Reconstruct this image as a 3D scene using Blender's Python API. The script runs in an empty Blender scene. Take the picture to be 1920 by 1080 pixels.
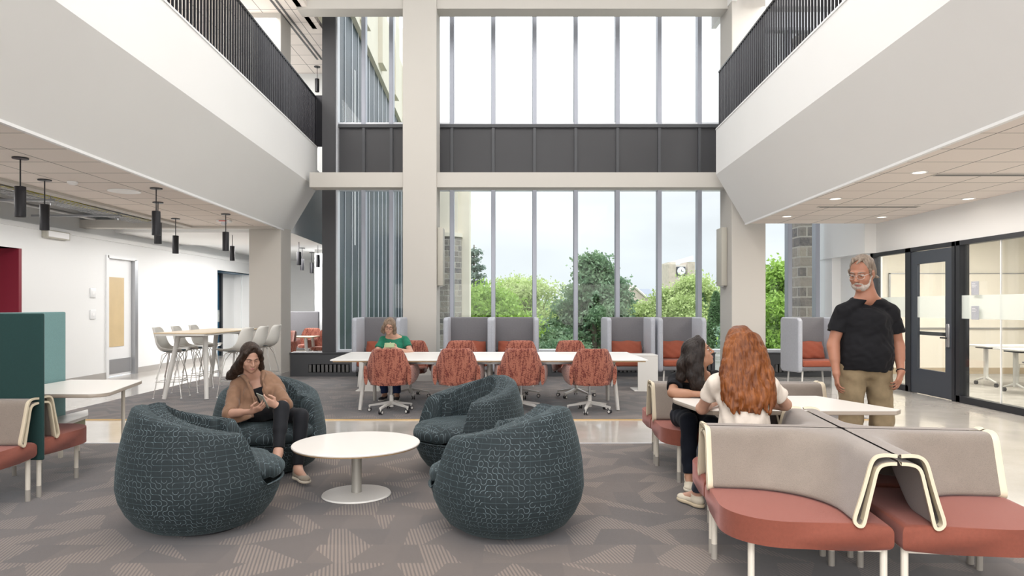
import bpy, bmesh, math, random
import numpy as np
from mathutils import Vector, Matrix
random.seed(7); rng = np.random.default_rng(11)
scene = bpy.context.scene
C = scene.collection
PI = math.pi
# ------------------------------------------------------------ camera
cam_d = bpy.data.cameras.new('camera'); cam = bpy.data.objects.new('camera', cam_d); C.objects.link(cam)
cam.location = (0, 0, 1.45); cam.rotation_euler = (PI/2, 0, 0)
cam_d.sensor_width = 36; cam_d.lens = 1300/1920*36; cam_d.shift_y = 35/1920; cam_d.clip_end = 500
scene.camera = cam
scene.view_settings.view_transform = 'Standard'; scene.view_settings.look = 'None'
scene.view_settings.gamma = 1; scene.view_settings.exposure = 0.34
# ------------------------------------------------------------ sky: bright thin overcast
world = bpy.data.worlds.new('world'); scene.world = world; world.use_nodes = True
wn = world.node_tree; wn.nodes.clear()
def WN(t): return wn.nodes.new(t)
wo = WN('ShaderNodeOutputWorld'); wb = WN('ShaderNodeBackground'); tc = WN('ShaderNodeTexCoord')
sx = WN('ShaderNodeSeparateXYZ'); wn.links.new(tc.outputs['Generated'], sx.inputs[0])
rp = WN('ShaderNodeValToRGB'); wn.links.new(sx.outputs['Z'], rp.inputs[0])
rp.color_ramp.elements[0].position = 0.0; rp.color_ramp.elements[0].color = (.70,.75,.79,1)
rp.color_ramp.elements[1].position = .55; rp.color_ramp.elements[1].color = (2.3,2.35,2.5,1)
e = rp.color_ramp.elements.new(.15); e.color = (.79,.82,.86,1); e = rp.color_ramp.elements.new(.27); e.color = (1.15,1.16,1.18,1)
mp = WN('ShaderNodeMapping'); mp.inputs['Scale'].default_value = (1.4,1.4,5); wn.links.new(tc.outputs['Generated'], mp.inputs[0])
nz = WN('ShaderNodeTexNoise'); nz.inputs['Scale'].default_value = 2.2; nz.inputs['Detail'].default_value = 5; wn.links.new(mp.outputs[0], nz.inputs[0])
cr = WN('ShaderNodeMapRange'); cr.inputs[1].default_value = .35; cr.inputs[2].default_value = .7; cr.inputs[3].default_value = .95; cr.inputs[4].default_value = 1.12
wn.links.new(nz.outputs[0], cr.inputs[0])
vm = WN('ShaderNodeVectorMath'); vm.operation = 'SCALE'; wn.links.new(rp.outputs[0], vm.inputs[0]); wn.links.new(cr.outputs[0], vm.inputs['Scale'])
wn.links.new(vm.outputs[0], wb.inputs[0]); wb.inputs[1].default_value = 1.0; wn.links.new(wb.outputs[0], wo.inputs[0])
# ------------------------------------------------------------ large lights: skylight stand-ins under the closed roof, ceiling lighting, and added fill
def area(name, loc, size, power, col, rot=(0,0,0), spread=180):
    l = bpy.data.lights.new(name, 'AREA'); l.shape = 'RECTANGLE'; l.size, l.size_y = size; l.energy = power; l.color = col; l.spread = math.radians(spread)
    o = bpy.data.objects.new(name, l); C.objects.link(o); o.location = loc; o.rotation_euler = rot; return o
sl = bpy.data.lights.new('sun', 'SUN'); sl.energy = 1.1; sl.angle = .25; sl.color = (1,.97,.92)
so = bpy.data.objects.new('sun', sl); C.objects.link(so); so.rotation_euler = (math.radians(38), math.radians(-22), 0)
area('roof_light', (-.2, 6.5, 9.3), (6.0, 8.0), 400, (1,.985,.97))
area('roof_light_near', (-.2, 0.5, 9.3), (6.0, 5.0), 190, (1,.93,.85))
area('hall_fill_behind', (0, -4.5, 4.2), (9.0, 4.5), 120, (1,.90,.80), (math.radians(62), 0, 0))  # added warm fill, unseen behind the camera
area('fill_from_behind', (0, -2.9, 1.4), (11.0, 2.2), 195, (1,.92,.84), (math.radians(96), 0, 0))  # added low fill behind the camera for ceilings and furniture fronts
area('corridor_fill_left', (-7.0, 9.5, 2.93), (.8, 11.0), 105, (1,.97,.94))  # added fill to brighten the left wall, no such fitting there
area('corridor_light_right', (5.5, 8.5, 2.93), (.5, 7.0), 110, (1,.93,.86))
area('lobby_fill_left', (-5.9, 18.0, 2.95), (1.6, 4.5), 230, (1,.98,.96))  # added to lift the dark lobby, not a fitting of its own
area('upper_light_left', (-5.5, 12.0, 7.2), (1.6, 9.0), 260, (1,.98,.95))
area('upper_light_right', (5.6, 10.0, 7.2), (1.6, 8.0), 220, (1,.98,.95))
area('classroom_light', (8.8, 11.5, 2.9), (3.0, 3.6), 240, (1,.94,.85))

# ------------------------------------------------------------ materials
def mat(name, col, rough=.6, metal=0, spec=.5, var=0, vscale=8, bump=0, bscale=200, sheen=0, coat=0, emit=None, estr=0, sheencol=None):
    m = bpy.data.materials.new(name); m.use_nodes = True; n = m.node_tree; b = n.nodes['Principled BSDF']
    b.inputs['Base Color'].default_value = (*col, 1); b.inputs['Roughness'].default_value = rough; b.inputs['Metallic'].default_value = metal
    b.inputs['Specular IOR Level'].default_value = spec
    if sheen:
        b.inputs['Sheen Weight'].default_value = sheen; b.inputs['Sheen Roughness'].default_value = .4
        if sheencol: b.inputs['Sheen Tint'].default_value = (*sheencol, 1)
    if coat: b.inputs['Coat Weight'].default_value = coat
    if emit: b.inputs['Emission Color'].default_value = (*emit, 1); b.inputs['Emission Strength'].default_value = estr
    t = n.nodes.new('ShaderNodeTexCoord')
    if var:
        z = n.nodes.new('ShaderNodeTexNoise'); z.inputs['Scale'].default_value = vscale; z.inputs['Detail'].default_value = 4; n.links.new(t.outputs['Object'], z.inputs[0])
        r = n.nodes.new('ShaderNodeMapRange'); r.inputs[1].default_value = .3; r.inputs[2].default_value = .7; r.inputs[3].default_value = 1-var; r.inputs[4].default_value = 1+var
        n.links.new(z.outputs[0], r.inputs[0])
        v = n.nodes.new('ShaderNodeVectorMath'); v.operation = 'SCALE'; v.inputs[0].default_value = col; n.links.new(r.outputs[0], v.inputs['Scale']); n.links.new(v.outputs[0], b.inputs['Base Color'])
    if bump:
        z = n.nodes.new('ShaderNodeTexNoise'); z.inputs['Scale'].default_value = bscale; z.inputs['Detail'].default_value = 2; n.links.new(t.outputs['Object'], z.inputs[0])
        u = n.nodes.new('ShaderNodeBump'); u.inputs['Strength'].default_value = bump; u.inputs['Distance'].default_value = .004
        n.links.new(z.outputs[0], u.inputs['Height']); n.links.new(u.outputs[0], b.inputs['Normal'])
    return m
class G:   # small node-graph builder
    def __init__(s, name):
        s.m = bpy.data.materials.new(name); s.m.use_nodes = True; s.n = s.m.node_tree; s.b = s.n.nodes['Principled BSDF']
    def node(s, t, **k):
        x = s.n.nodes.new(t)
        for a, v in k.items(): setattr(x, a, v)
        return x
    def put(s, sock, v):
        if isinstance(v, bpy.types.NodeSocket): s.n.links.new(v, sock)
        else: sock.default_value = v
    def math(s, op, a, b=0.0, c=None, clamp=False):
        x = s.node('ShaderNodeMath', operation=op, use_clamp=clamp); s.put(x.inputs[0], a); s.put(x.inputs[1], b)
        if c is not None: s.put(x.inputs[2], c)
        return x.outputs[0]
    def vmath(s, op, a, b=(0,0,0), scale=None):
        x = s.node('ShaderNodeVectorMath', operation=op); s.put(x.inputs[0], a)
        if scale is None: s.put(x.inputs[1], b)
        else: s.put(x.inputs['Scale'], scale)
        return x.outputs['Value'] if op in ('LENGTH','DOT_PRODUCT','DISTANCE') else x.outputs[0]
    def coord(s, k='Object'): return s.node('ShaderNodeTexCoord').outputs[k]
    def sep(s, v):
        x = s.node('ShaderNodeSeparateXYZ'); s.put(x.inputs[0], v); return x.outputs
    def comb(s, x=0., y=0., z=0.):
        q = s.node('ShaderNodeCombineXYZ'); s.put(q.inputs[0], x); s.put(q.inputs[1], y); s.put(q.inputs[2], z); return q.outputs[0]
    def noise(s, v, scale=5, detail=3, rough=.5, out=0):
        x = s.node('ShaderNodeTexNoise'); s.put(x.inputs['Vector'], v); x.inputs['Scale'].default_value = scale; x.inputs['Detail'].default_value = detail; x.inputs['Roughness'].default_value = rough
        return x.outputs[out]
    def white(s, v):
        x = s.node('ShaderNodeTexWhiteNoise', noise_dimensions='3D'); s.put(x.inputs['Vector'], v); return x.outputs
    def mix(s, f, a, b):
        x = s.node('ShaderNodeMix', data_type='RGBA'); s.put(x.inputs[0], f)
        s.put(x.inputs[6], (*a, 1) if isinstance(a, tuple) and len(a) == 3 else a); s.put(x.inputs[7], (*b, 1) if isinstance(b, tuple) and len(b) == 3 else b)
        return x.outputs[2]
    def maprange(s, v, a, b, c=0., d=1.):
        x = s.node('ShaderNodeMapRange'); s.put(x.inputs[0], v); x.inputs[1].default_value = a; x.inputs[2].default_value = b; x.inputs[3].default_value = c; x.inputs[4].default_value = d
        return x.outputs[0]
    def bump(s, h, strength=.3, dist=.004):
        x = s.node('ShaderNodeBump'); x.inputs['Strength'].default_value = strength; x.inputs['Distance'].default_value = dist; s.put(x.inputs['Height'], h); s.n.links.new(x.outputs[0], s.b.inputs['Normal'])
    def col(s, v): s.put(s.b.inputs['Base Color'], v)
    def rough(s, v): s.put(s.b.inputs['Roughness'], v)

M = {}
M['white'] = mat('white_paint', (.84,.84,.83), .7, var=.012, vscale=.6)
M['column'] = mat('column_paint', (.56,.535,.495), .7, var=.01, vscale=.5)
M['wallwhite'] = mat('wall_paint', (.82,.83,.83), .75, var=.01, vscale=.5)
M['trimwhite'] = mat('white_trim', (.88,.88,.88), .4)
M['slot'] = mat('dark_slot', (.12,.12,.12), .7)
M['base'] = mat('rubber_base', (.42,.40,.38), .6)
M['black'] = mat('black_metal', (.018,.018,.022), .42, .3)
M['railing'] = mat('railing_black', (.012,.012,.016), .35, .5)
M['darkgrey'] = mat('dark_grey_panel', (.055,.055,.06), .5, .1, var=.03, vscale=1)
M['heater'] = mat('heater_cover', (.075,.078,.085), .45, .2)
M['alu'] = mat('anodised_aluminium', (.38,.40,.46), .4, .35)
M['aluwhite'] = mat('pale_aluminium', (.72,.74,.78), .4, .2)
M['steel'] = mat('brushed_steel', (.45,.46,.48), .35, .8)
M['cream'] = mat('cream_metal', (.62,.545,.41), .45)
M['leg'] = mat('cream_leg', (.70,.66,.58), .4, .1)
M['foot'] = mat('grey_foot', (.33,.31,.28), .5)
M['whitemetal'] = mat('white_metal', (.74,.73,.70), .38)
M['chrome'] = mat('chrome_wire', (.70,.69,.66), .3, .7)
M['top'] = mat('white_laminate', (.72,.685,.645), .35)
M['deskwhite'] = mat('white_desk_laminate', (.76,.745,.72), .3)
M['wood'] = mat('plywood_edge', (.50,.34,.18), .5, var=.12, vscale=30)
M['oak'] = mat('oak_laminate', (.70,.56,.38), .35, var=.06, vscale=14)
M['rust'] = mat('rust_fabric', (.195,.052,.031), .85, var=.06, vscale=60, bump=.35, bscale=500, sheen=.4, sheencol=(.9,.55,.55))
M['rustseat'] = mat('rust_cushion', (.30,.075,.04), .85, var=.05, vscale=20, bump=.3, bscale=300, sheen=.2)
M['pink'] = mat('dusty_pink_fabric', (.50,.235,.215), .85, var=.05, vscale=60, bump=.3, bscale=500, sheen=.4, sheencol=(.95,.75,.78))
M['greyfab'] = mat('grey_wool', (.165,.163,.175), .9, var=.05, vscale=40, bump=.3, bscale=400, sheen=.3)
M['greylight'] = mat('light_grey_wool', (.42,.44,.49), .9, var=.05, vscale=40, bump=.3, bscale=400, sheen=.2)
M['teal'] = mat('teal_felt', (.008,.040,.038), .9, var=.07, vscale=120, bump=.3, bscale=500, sheen=.15)
M['teal_lit'] = mat('window_lit_teal_felt', (.16,.29,.29), .9, var=.06, vscale=120, bump=.3, bscale=500)  # same felt as the dark screen, window light put into its colour
M['olive'] = mat('olive_laminate', (.30,.30,.19), .5)
M['shell'] = mat('white_plastic_shell', (.72,.71,.67), .35)
M['shellwarm'] = mat('beige_plastic_shell', (.80,.68,.50), .4)
M['bluepad'] = mat('blue_grey_pad', (.07,.12,.15), .9)
M['maroon'] = mat('maroon_paint', (.22,.012,.03), .5)
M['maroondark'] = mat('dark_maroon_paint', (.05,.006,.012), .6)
M['blue'] = mat('blue_paint', (.03,.10,.17), .35)
M['doorwhite'] = mat('white_door', (.80,.81,.82), .4)
M['doorblack'] = mat('black_door_frame', (.022,.024,.03), .4, .3)
M['creamwall'] = mat('cream_wall', (.80,.755,.67), .7)
M['birch'] = mat('birch_panel', (.60,.46,.26), .5, var=.05, vscale=3)
M['classfloor'] = mat('classroom_carpet', (.36,.34,.31), .9, var=.15, vscale=3)
M['tyre'] = mat('dark_caster', (.03,.03,.035), .5)
M['sconce'] = mat('beige_sconce', (.50,.48,.42), .5)
M['stoneconc'] = mat('cast_concrete', (.72,.67,.56), .8, var=.04, vscale=1)
M['glassdark'] = mat('dark_blue_glazing', (.016,.036,.052), .35, 0, .18, var=.3, vscale=.5)
M['lamp'] = mat('lamp_lens', (.9,.9,.85), .5, emit=(1,.86,.72), estr=2.2)
M['lampwarm'] = mat('lamp_inside', (.9,.7,.5), .5, emit=(1,.8,.6), estr=1.0)
def glassmat(name, tint, gloss, rough=.02):
    m = bpy.data.materials.new(name); m.use_nodes = True; n = m.node_tree; n.nodes.clear()
    o = n.nodes.new('ShaderNodeOutputMaterial'); mx = n.nodes.new('ShaderNodeMixShader'); t = n.nodes.new('ShaderNodeBsdfTransparent'); g = n.nodes.new('ShaderNodeBsdfGlossy')
    f = n.nodes.new('ShaderNodeLayerWeight'); f.inputs[0].default_value = .25
    r = n.nodes.new('ShaderNodeMapRange'); r.inputs[3].default_value = gloss; r.inputs[4].default_value = .16; n.links.new(f.outputs['Fresnel'], r.inputs[0]); n.links.new(r.outputs[0], mx.inputs[0])
    t.inputs[0].default_value = (*tint, 1); g.inputs['Roughness'].default_value = rough
    n.links.new(t.outputs[0], mx.inputs[1]); n.links.new(g.outputs[0], mx.inputs[2]); n.links.new(mx.outputs[0], o.inputs[0]); return m
M['glass'] = glassmat('clear_glass', (.97,.985,.98), .01)
M['glassroom'] = glassmat('partition_glass', (.95,.96,.95), .05)
M['frost'] = mat('frosted_film', (.80,.86,.83), .6); M['frost'].node_tree.nodes['Principled BSDF'].inputs['Alpha'].default_value = .55

def mk_tile():
    g = G('ceiling_tile'); o = g.coord('Object'); x, y, z = g.sep(o)
    T = .62
    def line(v):
        f = g.math('FRACT', g.math('DIVIDE', v, T)); d = g.math('ABSOLUTE', g.math('SUBTRACT', f, .5)); return g.math('GREATER_THAN', d, .5-.013)
    l = g.math('MAXIMUM', line(x), line(y))
    n = g.noise(o, 40, 2)
    base = g.mix(n, (.82,.745,.69), (.86,.79,.735))
    cell = g.comb(g.math('FLOOR', g.math('DIVIDE', x, T)), g.math('FLOOR', g.math('DIVIDE', y, T)), 0.)
    w = g.white(cell)[0]; base = g.vmath('SCALE', base, scale=g.maprange(w, 0, 1, .97, 1.03))
    g.col(g.mix(l, base, (.30,.27,.25))); g.rough(.85); g.bump(n, .15, .002); return g.m
M['tile'] = mk_tile()
def mk_concrete():
    g = G('polished_concrete'); o = g.coord('Object')
    n = g.noise(o, .9, 6, .6); n2 = g.noise(o, 60, 3)
    c = g.mix(g.maprange(n, .3, .7), (.46,.43,.39), (.60,.57,.53)); c = g.mix(g.math('MULTIPLY', n2, .25), c, (.28,.26,.24))
    g.col(c); g.rough(g.maprange(n, .3, .7, .10, .2)); g.b.inputs['Specular IOR Level'].default_value = .8; g.b.inputs['Coat Weight'].default_value = .35; g.b.inputs['Coat Roughness'].default_value = .06; return g.m
M['concrete'] = mk_concrete()
def mk_carpet():
    g = G('patterned_carpet_tile'); o = g.coord('Object'); x, y, z = g.sep(o)
    # planks 1.0 x 0.25 m laid crosswise in a running bond
    W, H = .50, .30
    row = g.math('FLOOR', g.math('DIVIDE', y, H)); off = g.white(g.comb(row, 3., 0.))[0]
    u = g.math('ADD', g.math('DIVIDE', x, W), off); col = g.math('FLOOR', u)
    fu = g.math('FRACT', u); fv = g.math('FRACT', g.math('DIVIDE', y, H))
    r = g.white(g.comb(row, col, 1.)); rr = g.sep(r[1])
    # a slanted wedge of fine ribs on most planks
    sl = g.maprange(rr[0], 0, 1, -1.1, 1.1)
    e1 = g.math('ADD', g.math('MULTIPLY', g.math('SUBTRACT', fv, .5), sl), g.maprange(rr[1], 0, 1, .1, .45))
    e2 = g.math('ADD', g.math('MULTIPLY', g.math('SUBTRACT', fv, .5), g.maprange(rr[2], 0, 1, 1., -.9)), g.maprange(rr[0], 0, 1, .45, .85))
    wedge = g.math('MULTIPLY', g.math('GREATER_THAN', fu, e1), g.math('LESS_THAN', fu, e2))
    rib = g.math('GREATER_THAN', g.math('SINE', g.math('MULTIPLY', g.math('ADD', x, g.math('MULTIPLY', y, .25)), 2*PI/.022)), -.1)
    mask = g.math('MULTIPLY', wedge, rib)
    tone = g.white(g.comb(row, col, 5.))[0]
    n = g.noise(o, 350, 2); n2 = g.noise(o, 1.6, 3)
    c = g.mix(tone, (.062,.042,.030), (.094,.066,.048))
    c = g.mix(g.maprange(n, .3, .7), g.vmath('SCALE', c, scale=.72), g.vmath('SCALE', c, scale=1.3))
    c = g.mix(g.math('MULTIPLY', mask, .42), c, (.30,.225,.17))
    c = g.vmath('SCALE', c, scale=g.maprange(n2, .3, .7, .9, 1.1))
    g.col(c); g.rough(.95); g.b.inputs['Specular IOR Level'].default_value = .3; g.b.inputs['Sheen Weight'].default_value = .34; g.b.inputs['Sheen Tint'].default_value = (.82,.9,1,1)
    g.bump(g.math('ADD', n, mask), .4, .003); return g.m
M['carpet'] = mk_carpet()
def mk_truchet():
    g = G('teal_patterned_fabric'); uv = g.coord('UV'); p = g.vmath('SCALE', uv, scale=1/.034); x, y, z = g.sep(p)
    cell = g.comb(g.math('FLOOR', x), g.math('FLOOR', y), 0.); r = g.sep(g.white(cell)[1])
    fx = g.math('FRACT', x); fy = g.math('FRACT', y)
    flip = g.math('GREATER_THAN', r[0], .5)
    fx2 = g.math('ADD', g.math('MULTIPLY', fx, g.math('SUBTRACT', 1., flip)), g.math('MULTIPLY', g.math('SUBTRACT', 1., fx), flip))
    def arc(cx, cy):
        d = g.math('SQRT', g.math('ADD', g.math('POWER', g.math('ABSOLUTE', g.math('SUBTRACT', fx2, cx)), 2.), g.math('POWER', g.math('ABSOLUTE', g.math('SUBTRACT', fy, cy)), 2.)))
        return g.math('LESS_THAN', g.math('ABSOLUTE', g.math('SUBTRACT', d, .5)), .038)
    arcs = g.math('MULTIPLY', g.math('MAXIMUM', arc(0., 0.), arc(1., 1.)), g.math('GREATER_THAN', r[1], .38))
    hl = g.math('LESS_THAN', g.math('ABSOLUTE', g.math('SUBTRACT', fy, .5)), .03)
    hl = g.math('MULTIPLY', hl, g.math('LESS_THAN', r[1], .45))
    vl = g.math('LESS_THAN', g.math('ABSOLUTE', g.math('SUBTRACT', g.math('FRACT', g.math('DIVIDE', x, 2.)), .25)), .012)
    n = g.noise(g.coord('Object'), 400, 2); n3 = g.noise(g.coord('Object'), 3, 2)
    base = g.mix(g.maprange(n, .3, .7), (.005,.0105,.0135), (.0105,.020,.024))
    c = g.mix(g.math('MULTIPLY', hl, .65), base, (.08,.125,.145)); c = g.mix(g.math('MULTIPLY', vl, .22), c, (.12,.19,.22))
    c = g.mix(g.math('MULTIPLY', arcs, g.maprange(n3, .3, .7, .35, .9)), c, (.19,.25,.28))
    g.col(c); g.rough(.8); g.b.inputs['Sheen Weight'].default_value = .10; g.b.inputs['Sheen Tint'].default_value = (.55,.78,.85,1); g.bump(n, .3, .003); return g.m
M['truchet'] = mk_truchet()
def mk_weave():
    g = G('rust_woven_fabric'); o = g.coord('Object'); x, y, z = g.sep(o)
    n = g.noise(g.comb(g.math('MULTIPLY', x, 1.0), g.math('MULTIPLY', y, 1.0), g.math('MULTIPLY', z, 2.2)), 48, 3, .7)
    col = g.noise(g.comb(g.math('MULTIPLY', x, 5.0), g.math('MULTIPLY', y, 5.0), g.math('MULTIPLY', z, .6)), 9, 2)
    f = g.maprange(g.math('ADD', n, g.math('MULTIPLY', col, .6)), .80, .86)
    g.col(g.mix(f, (.36,.125,.08), (.13,.020,.014))); g.rough(.85); g.b.inputs['Sheen Weight'].default_value = .35; g.bump(g.noise(o, 300, 2), .3); return g.m
M['weave'] = mk_weave()
def mk_mesh3d():
    g = G('beige_knit_fabric'); o = g.coord('Object'); v = g.node('ShaderNodeTexVoronoi'); g.put(v.inputs['Vector'], o); v.inputs['Scale'].default_value = 330
    n = g.noise(o, 8, 3)
    c = g.mix(v.outputs[0], (.25,.208,.175), (.175,.145,.12)); c = g.vmath('SCALE', c, scale=g.maprange(n, .3, .7, .95, 1.05))
    g.col(c); g.rough(.75); g.b.inputs['Sheen Weight'].default_value = .3; g.b.inputs['Sheen Tint'].default_value = (.95,.95,1,1); g.bump(v.outputs[0], .5, .002); return g.m
M['knit'] = mk_mesh3d()
def mk_stone():
    g = G('rubble_stone'); o = g.coord('Object'); x, y, z = g.sep(o)
    br = g.node('ShaderNodeTexBrick'); g.put(br.inputs['Vector'], g.comb(g.math('ADD', x, y), z, 0.)); br.inputs['Scale'].default_value = 1.0
    br.inputs['Brick Width'].default_value = .42; br.inputs['Row Height'].default_value = .24; br.inputs['Mortar Size'].default_value = .02; br.offset_frequency = 2; br.squash = 1.6; br.squash_frequency = 3
    br.inputs['Color1'].default_value = (.40,.36,.30,1); br.inputs['Color2'].default_value = (.09,.09,.10,1); br.inputs['Mortar'].default_value = (.44,.42,.38,1)
    n = g.noise(o, 7, 5, .7); g.col(g.mix(g.maprange(n, .3, .7, 0, .5), br.outputs[0], (.46,.40,.34))); g.rough(.9); g.bump(g.math('SUBTRACT', n, br.outputs['Fac']), 1, .05); return g.m
M['stone'] = mk_stone()

# ------------------------------------------------------------ geometry helpers
class MB:
    def __init__(s): s.bm = bmesh.new(); s.uvs = None
    def face(s, pts):
        return s.bm.faces.new([s.bm.verts.new(p) for p in pts])
    def box(s, x0, x1, y0, y1, z0, z1, bev=0, seg=2):
        n0 = len(s.bm.verts); v = [s.bm.verts.new((x, y, z)) for x in (x0, x1) for y in (y0, y1) for z in (z0, z1)]
        fs = [s.bm.faces.new([v[i] for i in f]) for f in ((0,1,3,2),(4,6,7,5),(0,4,5,1),(2,3,7,6),(0,2,6,4),(1,5,7,3))]
        if bev:
            es = list({e for f in fs for e in f.edges})
            bmesh.ops.bevel(s.bm, geom=es, offset=bev, segments=seg, affect='EDGES', profile=.5)
        return s
    def cyl(s, p, q, r, r2=None, n=16, cap=True):
        r2 = r if r2 is None else r2
        p, q = Vector(p), Vector(q); d = (q-p).normalized(); a = d.orthogonal().normalized(); b = d.cross(a)
        A = [s.bm.verts.new(p + (a*math.cos(t)+b*math.sin(t))*r) for t in [2*PI*i/n for i in range(n)]]
        B = [s.bm.verts.new(q + (a*math.cos(t)+b*math.sin(t))*r2) for t in [2*PI*i/n for i in range(n)]]
        for i in range(n): s.bm.faces.new([A[i], A[(i+1)%n], B[(i+1)%n], B[i]])
        if cap: s.bm.faces.new(A[::-1]); s.bm.faces.new(B)
        return s
    def tube(s, pts, r, n=8, closed=False):
        pts = [Vector(p) for p in pts]; rings = []; L = len(pts)
        rs = r if isinstance(r, (list, tuple)) else [r]*L
        up = None
        for i, p in enumerate(pts):
            if closed: d = (pts[(i+1)%L]-pts[i-1]).normalized()
            else: d = (pts[min(i+1, L-1)]-pts[max(i-1, 0)]).normalized()
            if up is None: up = d.orthogonal().normalized()
            a = (up - d*up.dot(d)).normalized(); up = a; b = d.cross(a)
            rings.append([s.bm.verts.new(p + (a*math.cos(t)+b*math.sin(t))*rs[i]) for t in [2*PI*k/n for k in range(n)]])
        rng_ = range(L) if closed else range(L-1)
        for i in rng_:
            A, B = rings[i], rings[(i+1)%L]
            for k in range(n): s.bm.faces.new([A[k], A[(k+1)%n], B[(k+1)%n], B[k]])
        if not closed: s.bm.faces.new(rings[0][::-1]); s.bm.faces.new(rings[-1])
        return s
    def lathe(s, prof, c=(0,0,0), n=48):
        c = Vector(c); rings = []
        for r, z in prof:
            if r < 1e-6: rings.append([s.bm.verts.new(c+Vector((0,0,z)))])
            else: rings.append([s.bm.verts.new(c+Vector((r*math.cos(2*PI*i/n), r*math.sin(2*PI*i/n), z))) for i in range(n)])
        for A, B in zip(rings, rings[1:]):
            for i in range(n):
                j = (i+1) % n
                if len(A) == 1 and len(B) == 1: continue
                if len(A) == 1: s.bm.faces.new([A[0], B[j], B[i]])
                elif len(B) == 1: s.bm.faces.new([A[i], A[j], B[0]])
                else: s.bm.faces.new([A[i], A[j], B[j], B[i]])
        return s
    def prism(s, pts, z0, z1, bev=0, seg=3):
        A = [s.bm.verts.new((x, y, z0)) for x, y in pts]; B = [s.bm.verts.new((x, y, z1)) for x, y in pts]; n = len(pts)
        fs = [s.bm.faces.new(A[::-1]), s.bm.faces.new(B)]
        for i in range(n): s.bm.faces.new([A[i], A[(i+1)%n], B[(i+1)%n], B[i]])
        if bev:
            es = [e for f in fs for e in f.edges]
            bmesh.ops.bevel(s.bm, geom=list(set(es)), offset=bev, segments=seg, affect='EDGES', profile=.5)
        return s
    def grid(s, P, closeu=False, closev=False, flip=False, uv=None):
        """P[i][j] points"""
        V = [[s.bm.verts.new(p) for p in row] for row in P]; I, J = len(V), len(V[0])
        lay = s.bm.loops.layers.uv.verify() if uv is not None else None
        for i in range(I if closeu else I-1):
            for j in range(J if closev else J-1):
                q = [(i,j),(i+1,j),(i+1,j+1),(i,j+1)]
                if flip: q = q[::-1]
                f = s.bm.faces.new([V[a % I][b % J] for a, b in q])
                if lay:
                    for l, (a, b) in zip(f.loops, q): l[lay].uv = uv[a][b]
        return s
    def build(s, name, m, parent=None, smooth=True, angle=40, loc=None):
        bmesh.ops.remove_doubles(s.bm, verts=s.bm.verts, dist=1e-5)
        bmesh.ops.recalc_face_normals(s.bm, faces=s.bm.faces)
        me = bpy.data.meshes.new(name); s.bm.to_mesh(me); s.bm.free()
        return link(name, me, m, parent, smooth, angle, loc)
def link(name, me, m, parent=None, smooth=True, angle=40, loc=None):
    for x in (m if isinstance(m, (list, tuple)) else [m]): me.materials.append(x)
    if smooth and len(me.polygons):
        me.polygons.foreach_set('use_smooth', [True]*len(me.polygons))
        try: me.set_sharp_from_angle(angle=math.radians(angle))
        except Exception: pass
    o = bpy.data.objects.new(name, me); C.objects.link(o)
    if parent: o.parent = parent
    if loc is not None: o.location = loc
    return o
def empty(name, loc=(0,0,0), rz=0, parent=None):
    o = bpy.data.objects.new(name, None); C.objects.link(o); o.location = loc; o.rotation_euler = (0,0,rz); o.empty_display_size = .1
    if parent: o.parent = parent
    return o
def tag(o, label=None, cat=None, group=None, kind=None):
    if label: o['label'] = label
    if cat: o['category'] = cat
    if group: o['group'] = group
    if kind: o['kind'] = kind
    return o
def thing(name, label, cat, loc=(0,0,0), rz=0, group=None): return tag(empty(name, loc, rz), label, cat, group)
def S(o, label=None):
    o['kind'] = 'structure'
    if label: o['label'] = label
    return o
_kids = {}
def kids(o): return [c for c in C.objects if c.parent == o]
def copy_tree(o, parent=None, tree=None):
    c = o.copy(); C.objects.link(c)
    if parent: c.parent = parent
    for ch in kids(o): copy_tree(ch, c)
    return c
def dup(o, loc, rz, label, group=None):
    c = copy_tree(o); c.location = loc; c.rotation_euler = (0,0,rz); c['label'] = label
    if group: c['group'] = group
    return c
def arc_pts(cx, cy, r, a0, a1, n): return [(cx+r*math.cos(a0+(a1-a0)*i/n), cy+r*math.sin(a0+(a1-a0)*i/n)) for i in range(n+1)]
def roundrect(x0, x1, y0, y1, r, n=6):
    p = []
    for cx, cy, a in ((x1-r,y1-r,0),(x0+r,y1-r,PI/2),(x0+r,y0+r,PI),(x1-r,y0+r,1.5*PI)): p += arc_pts(cx, cy, r, a, a+PI/2, n)
    return p
# ============================================================ BUILDING
S(MB().box(-9.5, 12.5, -3, 24, -.12, 0).build('floor', M['concrete'], smooth=False))
def slab(name, x0, x1, y0, y1, z0, z1, m): return S(MB().box(x0, x1, y0, y1, z0, z1).build(name, m, smooth=False))
slab('floor_carpet', -6.15, 3.3, -3, 7.32, .0, .008, M['carpet'])
slab('floor_carpet', -6.15, 4.6, 8.87, 14.31, .0, .008, M['carpet'])
slab('floor_carpet', 7.0, 12, 6.5, 14.9, .0, .008, M['classfloor'])
M['brass'] = mat('brass_strip', (.72,.50,.24), .35, .6)
slab('trim_1', -6.15, 4.6, 8.85, 8.875, .0, .012, M['brass'])
slab('trim_2', -6.15, 3.3, 7.31, 7.33, .0, .012, M['aluwhite'])
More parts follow.
